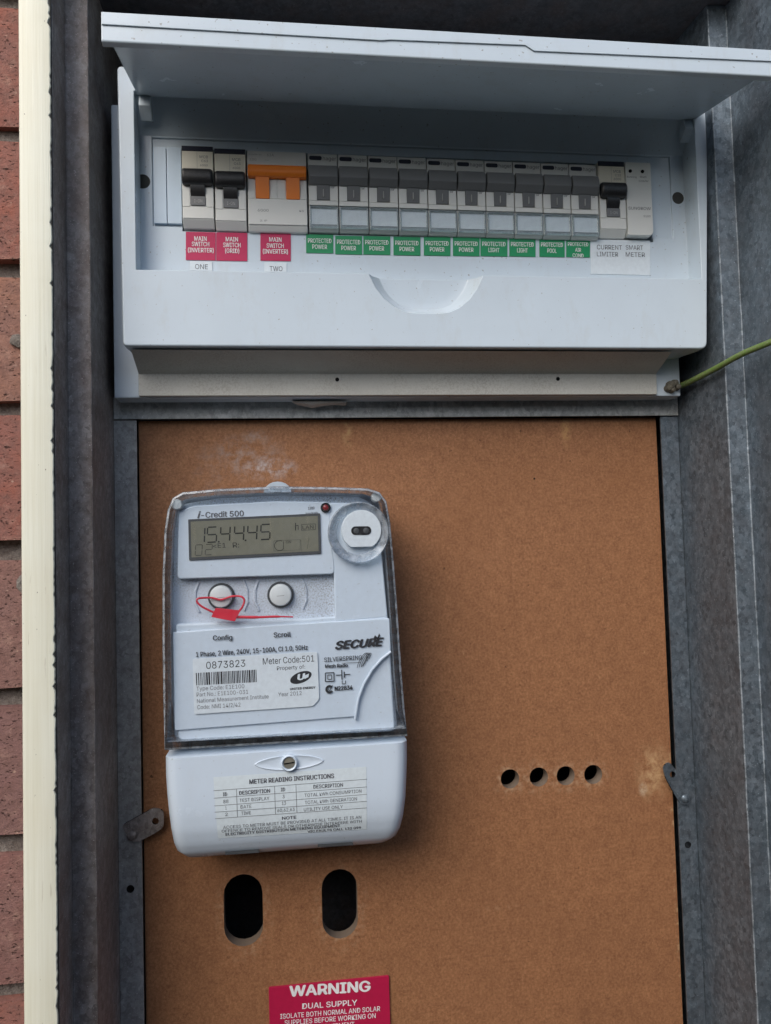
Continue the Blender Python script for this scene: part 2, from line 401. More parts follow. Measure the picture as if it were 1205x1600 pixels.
def sheet(name, loops, d0, d1, mats, parent=None, origin=None, bevel=0.0):
    """flat plate with holes: loops of (x, z), first one the outline; side walls of the holes take the second material"""
    cu = bpy.data.curves.new(name, 'CURVE'); cu.dimensions = '2D'; cu.fill_mode = 'BOTH'; cu.extrude = (d1-d0)/2
    for lp in loops:
        sp = cu.splines.new('POLY'); sp.points.add(len(lp)-1); sp.use_cyclic_u = True
        for p, (x, z) in zip(sp.points, lp): p.co = (x, z, 0, 1)
    ob = bpy.data.objects.new('temp', cu); me0 = ob.to_mesh(); dm = (d0+d1)/2
    mb = MB()
    for v in me0.vertices: mb.v.append((v.co.x, dm-v.co.z, v.co.y))
    for p in me0.polygons:
        mb.f.append(tuple(p.vertices)); mb.mi.append(0)
    ob.to_mesh_clear(); bpy.data.objects.remove(ob); bpy.data.curves.remove(cu)
    bm_mats = mats if isinstance(mats, (list, tuple)) else [mats]
    if len(bm_mats) > 1:
        xs = [p[0] for p in loops[0]]; zs = [p[1] for p in loops[0]]
        for i, f in enumerate(mb.f):
            q = [mb.v[k] for k in f]
            if max(p[1] for p in q)-min(p[1] for p in q) > 1e-3:
                cx = sum(p[0] for p in q)/len(q); cz = sum(p[2] for p in q)/len(q)
                if min(xs)+1 < cx < max(xs)-1 and min(zs)+1 < cz < max(zs)-1: mb.mi[i] = 1
    return weld(mb).build(name, bm_mats, parent, origin, bevel=bevel)
def weld(mb):
    seen = {}; mp = []; nv = []
    for p in mb.v:
        k = (round(p[0], 3), round(p[1], 3), round(p[2], 3))
        if k not in seen: seen[k] = len(nv); nv.append(p)
        mp.append(seen[k])
    nf = []; nm = []
    for f, m in zip(mb.f, mb.mi):
        g = tuple(dict.fromkeys(mp[i] for i in f))
        if len(g) > 2: nf.append(g); nm.append(m)
    mb.v, mb.f, mb.mi = nv, nf, nm; return mb
def circle(x, z, r, n=24): return [(x+r*math.cos(2*math.pi*i/n), z+r*math.sin(2*math.pi*i/n)) for i in range(n)]
def slot(x, z, w, h, n=10):
    r = w/2; k = h/2-r
    return [(x+r*math.cos(math.pi*i/n), z+k+r*math.sin(math.pi*i/n)) for i in range(n+1)] + \
           [(x-r*math.cos(math.pi*i/n), z-k-r*math.sin(math.pi*i/n)) for i in range(n+1)]

# ---- flat lettering: outlines of the built-in font laid as a thin sheet
import os
FONT = None
try:                                          # Blender's own sans-serif; the built-in font is used when it is missing
    FONT = bpy.data.fonts.load(os.path.join(bpy.utils.system_resource('DATAFILES'), 'fonts', 'Inter.woff2'))
except Exception:
    pass
_cache = {}
def glyphs(s, shear=0.0):
    key = (s, shear)
    if key in _cache: return _cache[key]
    best = None
    for res in (3, 4):                        # the filler sometimes closes a counter; the leaner area is the right one
        cu = bpy.data.curves.new('lettering', 'FONT'); cu.body = s; cu.size = 1
        if FONT: cu.font = FONT
        cu.shear = shear; cu.resolution_u = res
        ob = bpy.data.objects.new('temp', cu); me = ob.to_mesh()
        v = [(p.co.x, p.co.y) for p in me.vertices]; f = [tuple(p.vertices) for p in me.polygons]
        area = sum(p.area for p in me.polygons)
        ob.to_mesh_clear(); bpy.data.objects.remove(ob); bpy.data.curves.remove(cu)
        if best is None or area < best[0]*0.98: best = (area, v, f)
    _cache[key] = best[1:]; return best[1:]
CAP = max(y for x, y in glyphs('H')[0])
class Text:
    """collects several lines of print into one mesh; every line runs between two points of a plane at depth d"""
    def __init__(s): s.mb = MB()
    def run(s, txt, A, B, cap, d, bold=0.0, shear=0.0, mi=0, lift=None):
        v, f = glyphs(txt, shear)
        x0 = min(p[0] for p in v); x1 = max(p[0] for p in v)
        A = Vector(A); B = Vector(B); t = (B-A); Lw = t.length; t.normalize(); n = Vector((-t.y, t.x))
        w = bold*cap/CAP*1.3                      # stroke thickening: the outline laid several times, each a hair above the last
        for k, (ox, oy) in enumerate(((0, 0),) if not bold else ((-w, 0), (0, w*.5), (w, 0), (0, -w*.5))):
            P = []
            for x, y in v:
                p = A+t*((x-x0)/(x1-x0)*Lw+ox)+n*(y/CAP*cap+oy)
                P.append((p.x, (d if lift is None else lift(p.x, p.y))-.016*k, p.y))
            for i, q in enumerate(f):          # strokes of one glyph may overlap: no two faces in one plane
                j = .0021*(i % 7)
                s.mb.add([(P[a_][0], P[a_][1]-j, P[a_][2]) for a_ in reversed(q)], [tuple(range(len(q)))], mi)
        return s
    def px(s, txt, a, b, cappx, d, **kw):
        return s.run(txt, at(*a, d), at(*b, d), cappx*d/1200, d, **kw)
    def poly(s, l, d, mi=0, lift=None):
        s.mb.add([(x, d if lift is None else lift(x, z), z) for x, z in l], [tuple(range(len(l)))], mi); return s
    def ppx(s, l, d, mi=0, lift=None): return s.poly(pts(l, d), d, mi, lift)
    def line(s, a, b, w, d, mi=0, lift=None):
        A, B = Vector(a), Vector(b); t = (B-A).normalized(); n = Vector((-t.y, t.x))*w/2
        return s.poly([tuple(A-n), tuple(B-n), tuple(B+n), tuple(A+n)], d, mi, lift)
    def lpx(s, a, b, w, d, **kw): return s.line(at(*a, d), at(*b, d), w, d, **kw)
    def build(s, name, mats, parent, origin=None): return s.mb.build(name, mats, parent, origin, fixn=False)

def cut(o, *cutters):
    """boolean difference, done once and kept as mesh"""
    for c in cutters:
        co_ = bpy.data.objects.new('cutter', c); COL.objects.link(co_); co_.location = o.parent.location if o.parent else o.location
        md = o.modifiers.new('cut', 'BOOLEAN'); md.operation = 'DIFFERENCE'; md.solver = 'EXACT'; md.object = co_
        bpy.context.view_layer.update()
        me = bpy.data.meshes.new_from_object(o.evaluated_get(bpy.context.evaluated_depsgraph_get()))
        o.modifiers.clear(); old = o.data; o.data = me; bpy.data.meshes.remove(old)
        bpy.data.objects.remove(co_)
def soften(o, w=0.8, segs=3, angle=30):
    bm = bmesh.new(); bm.from_mesh(o.data)
    bmesh.ops.remove_doubles(bm, verts=bm.verts, dist=1e-6)
    bmesh.ops.dissolve_limit(bm, angle_limit=math.radians(2), verts=bm.verts, edges=bm.edges)
    es = [e for e in bm.edges if len(e.link_faces) == 2 and e.calc_face_angle(0) > math.radians(angle)]
    bmesh.ops.bevel(bm, geom=es, offset=w*MM, segments=segs, affect='EDGES', profile=0.5, clamp_overlap=True)
    bm.to_mesh(o.data); bm.free(); smooth(o.data, 40)

# ================================================================ SETTING
g = MB()
N = 24
g.grid([[(-30000+60000*i/N, -40000+60000*j/N, -EYE) for i in range(N+1)] for j in range(N+1)])
tag(g.build('ground', M['ground'], origin=(0, PANEL, -EYE), fixn=False), kind='structure')

# ---- unseen paling fence, added behind the viewer to block low sky light
fe = thing('sky_blocker_fence', 'added, unseen dark paling fence behind the viewer that blocks low sky light', 'fence', (0, -1150, -EYE))
_p = MB(); _p.prism([(-47, 0), (47, 0), (47, 1880), (-47, 1880)], 0, 16)
FEM = flat('dark blocker timber', (0.055, 0.045, 0.038), 0.9)
_pm = _p.mesh('paling', FEM, bevel=1.5, segs=1)
for k in range(-34, 36):
    o = link('paling', _pm, fe, (0, 0, 0)); o.location = (k*98*MM, random.uniform(-2, 2)*MM, random.uniform(-12, 12)*MM)
for zz in (300, 950, 1600):
    t = MB(); t.box(-3500, 3500, -1190, -1152, zz-EYE-38, zz-EYE+38); t.build('rail', FEM, fe)

# ---- brick wall with an opening for the meter box
OX0, OX1, OZ0, OZ1 = -142.0, 308.0, -420.0, 356.0
WX0, WX1, WZ1 = -1100.0, 1270.0, 742.0
BF = 470.0
wall = thing('brick_wall', 'red brick wall with grey mortar joints to the left of the cream strip', 'wall', (0, BF, -EYE))
sheet('mortar', [[(WX0, -EYE), (WX1, -EYE), (WX1, WZ1), (WX0, WZ1)], [(OX0, OZ0), (OX1, OZ0), (OX1, OZ1), (OX0, OZ1)]], BF+8.5, BF+110, M['mortar'], wall)
def brick_mesh(L, H, seed):
    R = random.Random(seed); nx = max(2, int(L/60)); rows = []
    D = 20.0
    vs = []; idx = {}
    mb = MB()
    for j in range(4):
        for i in range(nx+1):
            x = -L/2+L*i/nx; z = -H/2+H*j/3
            e = (i in (0, nx)) or (j in (0, 3))
            mb.v.append((x+R.uniform(-1.6, 1.6)*(1 if e else .3), (1.6 if e else 0)+R.uniform(-.8, .8), z+R.uniform(-1.6, 1.6)*(1 if e else .3)))
    k = nx+1
    for j in range(3):
        for i in range(nx): mb.f.append((j*k+i, j*k+i+1, (j+1)*k+i+1, (j+1)*k+i)); mb.mi.append(0)
    loop = [i for i in range(k)]+[j*k+nx for j in range(1, 4)]+[3*k+i for i in range(nx-1, -1, -1)]+[j*k for j in (2, 1)]
    base = len(mb.v)
    for i in loop: x, d, z = mb.v[i]; mb.v.append((x, D, z))
    n = len(loop)
    for i in range(n): mb.f.append((loop[i], base+i, base+(i+1) % n, loop[(i+1) % n])); mb.mi.append(0)
    return mb.mesh('brick', M['brick'])
_bm = {}
def brick_for(L):
    key = round(L/6)
    if key not in _bm: _bm[key] = [brick_mesh(L, 72.5, 100+key*3+q) for q in range(4 if L > 200 else 2)]
    return random.choice(_bm[key])
PITCH = 83.4; LEN = 228.0
row0 = -int((EYE+4.5)/PITCH)
for k in range(row0, int((WZ1-4.5)/PITCH)):
    zc = 4.5+PITCH*(k+0.5)
    if zc-36 < -EYE+2 or zc+36 > WZ1: continue
    off = 0 if k % 2 == 0 else LEN/2
    x = OX0-4-LEN*6+off
    while x < WX1:
        a, b = x+5, x+LEN-5; x += LEN
        a = max(a, WX0); b = min(b, WX1)
        segs = [(a, b)]
        if OZ0-40 < zc < OZ1+40:
            segs = [(a, min(b, OX0-5)), (max(a, OX1+5), b)]
        for p, q in segs:
            if q-p < 35: continue
            me = brick_for(q-p)
            o = link('brick', me, wall, (0, 0, 0))
            o.location = ((p+q)/2*MM, random.uniform(-1.5, 1.5)*MM, (zc+EYE)*MM)
            o.rotation_euler = (0, random.uniform(-.006, .006), random.uniform(-.006, .006))
# mortar smears on the brick edges
sm = MB()
for cx, cz, r in ((-152, -14, 6), (-149, -22, 4.5), (-156, 128, 4)):
    m_ = [(cx+r*random.uniform(.7, 1.15)*math.cos(a*.7), BF-2.2, cz+r*random.uniform(.7, 1.2)*math.sin(a*.7)) for a in range(9)]
    sm.add([(cx, BF-4.2, cz)]+m_+[(x, BF+4, z) for x, d, z in m_], [(0, i+1, (i+1) % 9+1) for i in range(9)]+[(i+1, i+10, (i+1) % 9+10, (i+1) % 9+1) for i in range(9)])
tag(sm.build('mortar_splash', M['mortar'], wall), kind='stuff')

# ---- cream painted frame round the box
fr = thing('timber_frame', 'cream painted timber strip with chipped right edge beside the red bricks', 'frame', (-131, 424, -420))
def jamb(x0, x1, flip, df=0):
    t = MB(); t.box(x0, x1, 424.6+df, 475, -420, 356)
    o = t.build('jamb', M['rawtimber'], fr, bevel=0.6)
    # the paint film: ragged along the inner arris
    R = random.Random(3+flip); n = 420; prof = []
    inner = x1 if not flip else x0
    left, right = [], []
    q = 0.0
    for i in range(n+1):
        z = -420+776*i/n
        q = max(0.0, 0.75*q+R.uniform(-.25, .28)); e = 0.15+min(1.0, q*.5)+R.random()**7*1.3
        right.append(z); left.append(e)
    rows = []
    sx = -1 if not flip else 1
    for z, e in zip(right, left):
        xi = inner+sx*e; xo = x0 if not flip else x1; so_ = 1 if not flip else -1
        rows.append([(xo-so_*0.5, 447, z), (xo-so_*0.5, 426.2, z), (xo+so_*0.3, 424.5, z), (xo+so_*2.2, 423.9, z), (xi-so_*2.0, 423.9, z), (xi-so_*0.4, 424.1, z), (xi, 424.7, z)])
    MBp = MB(); MBp.grid([[(a, b+df, c) for a, b, c in r] for r in rows]); MBp.build('paint_film', M['cream'], o, fixn=True)
jamb(-139.7, -122.9, 0); jamb(290.5, 306, 1, -27)
t = MB(); t.box(-139.5, 306, 424, 475, 356.3, 374); t.build('head', M['cream'], fr, bevel=1)
t = MB(); t.box(-139.5, 306, 424, 475, -438, -420.3); t.build('sill', M['cream'], fr, bevel=1)

# ================================================================ METER BOX
box = thing('meter_box', 'recessed galvanised steel meter box with ribbed side walls', 'box', (80, 506, -410))
ZB, ZT = -410.0, 346.0
t = MB(); t.extrude_z([(-122.5, 426), (-122.5, 450), (-109.8, 450.8), (-109.8, 600), (-111, 600), (-111, 452), (-123.7, 451.2), (-123.7, 426)], ZB, ZT)
t.build('side_wall', M['brownsteel'], box, bevel=0.5)
t = MB(); t.extrude_z([(288.7, 398), (288.7, 450), (275.8, 450.8), (272.2, 507), (272.2, 600), (273.4, 600), (273.4, 507), (277, 452), (290, 451.2), (290, 398)], ZB, ZT)
t.build('side_wall', M['galv'], box, bevel=0.8)
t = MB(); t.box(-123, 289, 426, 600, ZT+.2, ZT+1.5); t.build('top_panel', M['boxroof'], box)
t = MB(); t.box(-123, 289, 426, 600, ZB-1.5, ZB-.2); t.build('bottom_panel', M['brownsteel'], box)
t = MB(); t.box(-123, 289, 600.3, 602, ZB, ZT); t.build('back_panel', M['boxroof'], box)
# beads along the side wall folds; pale right pair paints the worn edges' highlight
for bx, bd_, m_ in ((276.3, 450.6, 'bead'), (288.4, 450.0, 'bead'), (-122.2, 450.0, 'brownsteel'), (-110.1, 450.6, 'brownsteel')):
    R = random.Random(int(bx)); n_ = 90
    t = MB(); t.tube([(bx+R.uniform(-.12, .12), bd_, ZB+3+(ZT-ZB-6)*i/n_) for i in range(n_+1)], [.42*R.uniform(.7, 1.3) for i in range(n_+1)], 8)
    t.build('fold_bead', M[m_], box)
# zinc strips that hold the wooden panel
sheet('mounting_strip', [[(-109.6, ZB+1), (-95.6, ZB+1), (-95.6, 86.6), (-109.6, 86.6)], circle(*at(204, 1389, 505), 2.4, 14)], 505, 506.2, [M['strip'], M['void']], box)
sheet('mounting_strip', [[(259.2, ZB+1), (271.9, ZB+1), (271.9, 86.6), (259.2, 86.6)], circle(*at(1075, 1320, 505), 2.3, 14)], 505, 506.2, [M['galv'], M['void']], box)
t = MB(); t.box(-109.4, -108.2, 506.4, 540, ZB, 86); t.build('strip_return', M['strip'], box)
t = MB(); t.box(270.6, 271.8, 506.4, 540, ZB, 86); t.build('strip_return', M['galv'], box)
t = MB(); t.box(-109.5, 271.9, 503.4, 504.6, 87.2, 101.5); t.box(-109.5, 271.9, 504.6, 530, 100.3, 101.5)
t.build('cross_rail', M['rail'], box, bevel=0.4)
# a smear of old sealant on the rail
t = MB()
l = pts([(456, 626), (470, 625), (500, 626), (530, 625), (543, 628), (540, 632), (520, 631), (497, 634), (488, 636), (475, 633), (462, 630)], 495)
c = (sum(p[0] for p in l)/len(l), sum(p[1] for p in l)/len(l))
t.add([(c[0], 492.6, c[1])]+[(x, 493.4, c[1]+(z-c[1])*.8) for x, z in inset(l, 0.5)]+[(x, 499, z) for x, z in l],
      [(0, i+1, (i+1) % len(l)+1) for i in range(len(l))]+[(i+1, i+1+len(l), (i+1) % len(l)+1+len(l), (i+1) % len(l)+1) for i in range(len(l))])
t.build('sealant_smear', M['mastic'], box)
# turn-button clips
def clip(px, hole_px, rivet_px, m, d=503.4):
    l = rounded(pts(px, d), 3.0)
    o = sheet('latch_clip', [l, circle(*at(*hole_px, d), 2.1, 14)], d, d+1.4, [m, M['void']], box)
    x, z = at(*rivet_px, d); r = MB(); r.lathe(x, z, [(0.01, d-1.6), (1.6, d-1.4), (2.6, d-.7), (3.0, d-.1)], 16); r.build('rivet', m, o)
    x, z = at(*hole_px, d)
clip([(1036, 1198), (1046, 1190), (1058, 1205), (1080, 1245), (1078, 1256), (1066, 1258), (1058, 1248), (1040, 1215)], (1051, 1210), (1071, 1248), M['galv'])
clip([(196, 1302), (190, 1290), (240, 1262), (256, 1266), (256, 1292), (246, 1300), (212, 1318)], (243, 1283), (206, 1306), M['brownsteel'])

# ---- the wooden panel with its cable holes
pl_o = (81.6, PANEL, -120)
slotA = slot(*at(380.5, 1422, PANEL), 24.5, 45); slotB = slot(*at(531, 1412, PANEL), 23.0, 44)
holes = [circle(*at(x, y, PANEL), 6.4, 20) for x, y in ((797, 1217), (842, 1214), (884, 1212), (927, 1210))]
ring_ = [circle(*at(835, 748, PANEL), 0.7, 8)]
bd = sheet('meter_backboard', [[(-95.2, ZB+3), (258.2, ZB+3), (258.2, 87.0), (-95.2, 87.0)], slotA, slotB]+holes+ring_, PANEL, PANEL+9.5, [M['board'], M['holeedge']], None, (0, PANEL, 0))
tag(bd, 'brown hardboard meter panel with two oval slots and four round holes', 'panel')

# ================================================================ SWITCHBOARD
sb = thing('switchboard', 'white plastic switchboard with its lid lifted open above the breakers', 'switchboard', (90, 508, 98))
# base tray
t = MB(); t.box(-105.4, 265.4, 487, 503, 97.6, 284); tr_o = t.build('base_tray', M['shell'], sb, bevel=1.0)
t = MB(); t.extrude_x([(484.6, 98.4), (486.9, 98.0), (486.9, 121), (462, 121.5), (484.6, 112.2)], -90.3, 247.4)
sk = t.build('base_skirt', M['tray'], sb, bevel=0.5)
for px, py in ((527, 593), (872, 592)):
    x, z = at(px, py, 484.5); h = MB(); h.cyl(x, z, 1.3, 484.3, 486, 14); h.build('screw_hole', M['void'], sk)
# front cover
FX0, FX1, FZ0, FZ1, FD = -94.6, 272.5, 122.3, 291.0, 458.0
t = MB()
prof = rounded([(FX0+.6, FZ0), (FX1-3.2, FZ0), (FX1+6, FZ1), (FX0-.9, FZ1)], [3, 5, 5, 3], 6)
prof2 = rounded([(FX0+2, FZ0+.5), (FX1-6, FZ0+.5), (FX1+1, FZ1-1), (FX0+.5, FZ1-1)], [3, 5, 5, 3], 6)
n = len(prof)
ins1 = inset(prof, 1.4); ins2 = inset(prof, 0.4)
rings = [([(x, z) for x, z in ins1], FD), (ins2, FD+.45), (prof, FD+1.6), (prof, FD+8), (prof2, 486.6)]
v = [(x, d, z) for r_, d in rings for x, z in r_]
f = [tuple(range(n))]+[(k*n+i, (k+1)*n+i, (k+1)*n+(i+1) % n, k*n+(i+1) % n) for k in range(len(rings)-1) for i in range(n)]+[tuple(range(5*n-1, 4*n-1, -1))]
t.add(v, f)
cover = t.build('front_cover', M['shell'], sb)
o0 = ORI[sb.name]
RX0, RX1, RZ0, RD = -85.8, 267.6, 167.5, 474.0
c1 = MB(); c1.extrude_x([(440, RZ0), (RD, RZ0+.6), (RD, 257.5), (463, 276), (440, 276)], RX0, RX1)
c2 = MB(); c2.box(-78.4, 258.2, 460, 475.2, 201.0, 256.5)
c3 = MB(); c3.box(-60.8, 244.0, 460, 484.0, 198.2, 250.6)
# finger scoop
sc = MB(); cx = 87.2; k = 28
scp = [(-36, 2), (-35.0, -1), (-31.5, -8.5), (-26.5, -15), (-20.5, -20), (-14, -23), (-8, -24), (8, -24), (14, -23), (20.5, -20), (26.5, -15), (31.5, -8.5), (35.0, -1), (36, 2)]
scz = 167.6
def ringz(s_, d): return [(cx+x*s_, d, scz+(z*s_ if z < 0 else z+6)) for x, z in scp]
ra = [ringz(1.03, 455), ringz(1.0, 458.4), ringz(0.93, 462.6), ringz(0.80, 466.2), ringz(0.6, 467.2)]
m_ = len(scp)
sc.v = [p for r_ in ra for p in r_]
sc.f = [tuple(range(m_))]+[(a*m_+i, (a+1)*m_+i, (a+1)*m_+(i+1) % m_, a*m_+(i+1) % m_) for a in range(4) for i in range(m_)]+[tuple(range(5*m_-1, 4*m_-1, -1))]
sc.mi = [0]*len(sc.f)
cut(cover, c1.mesh('c', M['shell'], o0), c2.mesh('c', M['shell'], o0), c3.mesh('c', M['shell'], o0), sc.mesh('c', M['shell'], o0))
soften(cover, 0.7, 3); weight(cover)
# cover fixing holes: flat dark discs, the hole's shade in their colour
for px, py, r in ((223, 283, 4.0), (1060, 309, 3.6)):
    x, z = at(px, py, 473.6); h = MB(); h.lathe(x, z, [(r+.5, 473.98), (r+.2, 473.8), (r, 473.85), (r*.97, 473.93), (.01, 473.93)], 24); h.build('fixing_hole', M['holegrey'], cover)
# lid, lifted
lid = MB()
LX0, LX1 = -84.4, 269.8
lid.extrude_x([(394.0, 260.6), (462.0, 275.0), (466, 279.5), (462, 283.5), (450, 282), (394.0, 274.5)], LX0, LX1)
lid_o = lid.build('lid', M['shell'], sb, bevel=1.0)
r_ = MB(); r_.extrude_x([(390.6, 260.0), (393.9, 259.3), (393.9, 275.4), (391.6, 275.4), (390.2, 274.0), (390.2, 261)], -88.7, 277.6)
r_.build('lid_rim', M['shell'], lid_o, bevel=0.5)
r_ = MB()
A0, A1 = at(603, 60, 390)[0], at(828, 60, 390)[0]
r_.prism([(-88.4, 268.4), (A0-2, 268.0), (A0+2, 268.6), (A1-3, 269.8), (A1+2, 266.8), (277.4, 268.4), (277.4, 274.9), (-88.4, 274.9)], 389.3, 390.25)
r_.build('finger_catch', M['shell'], lid_o, bevel=0.35)
h = MB(); h.cyl(0, 0, 0.1, 0, 0.1, 3)
for x0, x1 in ((LX0+1, LX0+8), (LX1-8, LX1-1)):
    h = MB(); h.extrude_x([(459, 268), (466, 262), (468, 264), (466, 276), (461, 276)], x0, x1); h.build('hinge_lug', M['shell'], lid_o, bevel=.5)
# blanking pieces at the left of the row
t = MB(); t.box(-77.6, -69.9, 472.6, 480, 202.2, 250.0); t.build('blank_filler', M['filler'], sb, bevel=.35)
t = MB(); t.box(-69.5, -60.9, 472.6, 480, 202.2, 250.0); t.build('blank_filler', M['filler'], sb, bevel=.35)

# ---- stickers under the row
LBD = 473.55
def sticker(name, quad, mat, lines, label, ink, d=LBD, pad=0.0):
    l = pts(quad, d); o = MB().prism(l, d, d+.25).build(name, mat, sb)
    o['label'] = label
    tx = Text()
    for s_, a, b, cp, bold in lines: tx.px(s_, a, b, cp, d-.12, bold=bold)
    tx.build('lettering', ink, o); return o
def quad(x0, y0, x1, y1, s_=0.02): return [(x0, y0), (x0, y1), (x1, y1+(x1-x0)*s_), (x1, y0+(x1-x0)*s_)]
sticker('circuit_label', quad(290.5, 362, 337, 406), M['red'], [('MAIN', (304, 376), (323, 376.4), 7, .01), ('SWITCH', (300, 384.5), (327, 385), 7, .01), ('(INVERTER)', (294, 394), (334, 394.6), 7, .01)], 'magenta MAIN SWITCH (INVERTER) label at the left end', M['wink'])
sticker('circuit_label', quad(338, 363, 386.5, 407), M['red'], [('MAIN', (353, 377), (372, 377.4), 7, .01), ('SWITCH', (349, 386), (376, 386.5), 7, .01), ('(GRID)', (352, 395), (374, 395.5), 7, .01)], 'magenta MAIN SWITCH (GRID) label', M['wink'])
sticker('circuit_label', quad(407, 363.5, 454.5, 407), M['red'], [('MAIN', (421, 377.5), (440, 378), 7, .01), ('SWITCH', (417, 387), (443.5, 387.5), 7, .01), ('(INVERTER)', (411, 396), (450, 396.6), 7, .01)], 'magenta MAIN SWITCH (INVERTER) label below the orange switch', M['wink'])
sticker('circuit_label', quad(297, 408, 332, 422.5), M['paper'], [('ONE', (305, 420.2), (325, 420.6), 7.6, 0)], 'white ONE label', M['greyink'])
sticker('circuit_label', quad(413, 409.5, 448, 424.5), M['paper'], [('TWO', (421.5, 423.2), (441.5, 423.6), 7.6, 0)], 'white TWO label', M['greyink'])
gl = [(478.5, 521, 366, ('PROTECTED', 'POWER')), (524, 566, 368, ('PROTECTED', 'POWER')), (568, 610, 368.5, ('PROTECTED', 'POWER')), (615, 657, 369.5, ('PROTECTED', 'POWER')), (662.5, 704, 370, ('PROTECTED', 'POWER')), (708, 749.5, 370.5, ('PROTECTED', 'POWER')),
      (751, 793, 371, ('PROTECTED', 'LIGHT')), (796, 837, 371.5, ('PROTECTED', 'LIGHT')), (843, 882.5, 372, ('PROTECTED', 'POOL')), (885, 922, 372.5, ('PROTECTED', 'AIR', 'COND'))]
for i, (x0, x1, y, ws) in enumerate(gl):
    cxp = (x0+x1)/2; w = x1-x0; ln = []
    wid = {'PROTECTED': .86, 'POWER': .54, 'LIGHT': .40, 'POOL': .36, 'AIR': .24, 'COND': .46}
    for q, s_ in enumerate(ws):
        yb = y+13.5+(9.5 if len(ws) == 2 else 8.8)*q-(1.5 if len(ws) == 3 else 0); hw = w*wid[s_]/2
        ln.append((s_, (cxp-hw, yb-.3), (cxp+hw, yb+.3), 7 if len(ws) == 2 else 6.3, .006))
    sticker('circuit_label', quad(x0, y, x1, y+29), M['green'], ln, 'green %s label' % ' '.join(ws), M['wink'])
sticker('circuit_label', quad(923.5, 374, 1016, 428), M['paper'], [('CURRENT', (933, 389.5), (972, 390.4), 7.6, 0), ('SMART', (978, 390), (1005, 390.6), 7.6, 0), ('LIMITER', (933, 400.3), (966, 401), 7.6, 0), ('METER', (978, 401), (1008, 401.6), 7.6, 0)], 'white CURRENT LIMITER and SMART METER label', M['greyink'], d=473.7)

# ================================================================ BREAKERS
BZ = 198.6                                             # bottom of the row
def prof_body(x0, x1, z0, z1, d, mat, parent, name='body', bevel=.5):
    """breaker front: flat face over a nose that slopes back at the bottom"""
    t = MB(); t.extrude_x([(d, z0+4.4), (d+2.4, z0+.2), (d+12, z0), (d+12, z1), (d, z1)], x0, x1)
    return t.build(name, mat, parent, bevel=bevel)

# -- slim grey breaker, repeated ten times
HX = 16.4; HP = 18.86
org = (HX+HP/2, 470, BZ)
hb = thing('circuit_breaker', 'slim grey circuit breaker', 'circuit breaker', org, 'grey circuit breakers with green labels')
x0, x1 = HX+.25, HX+HP-.25; xc = HX+HP/2
t = MB(); t.extrude_x([(470.4, 200.6), (472.4, 198.8), (482, 198.8), (482, 248.2), (470.4, 248.2)], x0, x1); body = t.build('body', M['hgrey'], hb, bevel=.4)
t = MB(); t.extrude_x([(468.9, 217.6), (470.6, 216.8), (470.6, 228), (468.9, 227.6)], x0+.1, xc-4.1); t.extrude_x([(468.9, 217.6), (470.6, 216.8), (470.6, 228), (468.9, 227.6)], xc+4.2, x1-.1)
t.box(x0+.1, x1-.1, 468.9, 470.6, 214.6, 217.4)
t.build('shoulder', M['breaker'], hb, bevel=.2)
t = MB(); t.extrude_x([(467.6, 227.2), (470, 226.6), (470.6, 239), (466.6, 239), (465.2, 236), (464.8, 231)], x0+.2, x1-.2); tg = t.build('toggle', M['toggle'], hb, bevel=.5)
t = MB(); t.extrude_x([(469.6, 218.4), (470.4, 218.4), (470.4, 227), (467.8, 227)], xc-4.0, xc+4.1); t.build('toggle_stem', M['toggle'], tg, bevel=.2)
t = MB(); t.box(xc-.25, xc+.25, 468.2, 469.4, 220, 224.5); t.build('mark', M['markgrey'], tg)
t = MB(); t.box(x0+1.4, x1-1.0, 470.0, 470.38, 202.6, 212.4); t.build('label_insert', M['holderpaper'], hb)
t = MB()
for bx in ((x0+.4, x0+1.3, 200.3, 213.9), (x1-1.0, x1-.2, 200.3, 213.9)): t.box(bx[0], bx[1], 468.5, 470.3, bx[2], bx[3])
t.box(x0+1.35, x1-1.05, 468.6, 470.3, 213.0, 213.8); t.box(x0+1.35, x1-1.05, 468.5, 470.3, 200.4, 202.4)
lw = t.build('label_window', M['holder'], hb, bevel=.2)
t = MB(); t.box(x0+1.35, x1-1.05, 469.5, 469.8, 202.45, 212.95); t.build('pane', M['meterclear'], lw)
tx = Text(); tx.poly(rounded([(x0+.9, 243.9), (x0+8.8, 243.9), (x0+8.8, 246.6), (x0+.9, 246.6)], 1.2, 4), 470.25)
tx.run('hager', (x0+9.4, 244.0), (x1-.6, 244.0), 2.4, 470.25, mi=1)
tx.run('B', (x1-4, 225.4), (x1-3, 225.4), 1.6, 468.8, mi=1); tx.run('r', (x1-2.8, 225.4), (x1-1.8, 225.4), 1.6, 468.8, mi=1)
tx.build('lettering', [M['navy'], M['greyink']], body)
names = ['above the first PROTECTED POWER label, right of the orange switch', 'above the second PROTECTED POWER label from the left', 'above the third PROTECTED POWER label from the left',
         'above the fourth PROTECTED POWER label from the left', 'above the fifth PROTECTED POWER label from the left', 'above the last PROTECTED POWER label',
         'above the left PROTECTED LIGHT label', 'above the right PROTECTED LIGHT label', 'above the PROTECTED POOL label', 'above the PROTECTED AIR COND label']
for i in range(10):
    o = hb if i == 0 else copy_tree(hb)
    o.location = W(org[0]+HP*i, org[1]+random.uniform(-.15, .15), org[2]-.12*i); o['label'] = 'grey circuit breaker '+names[i]

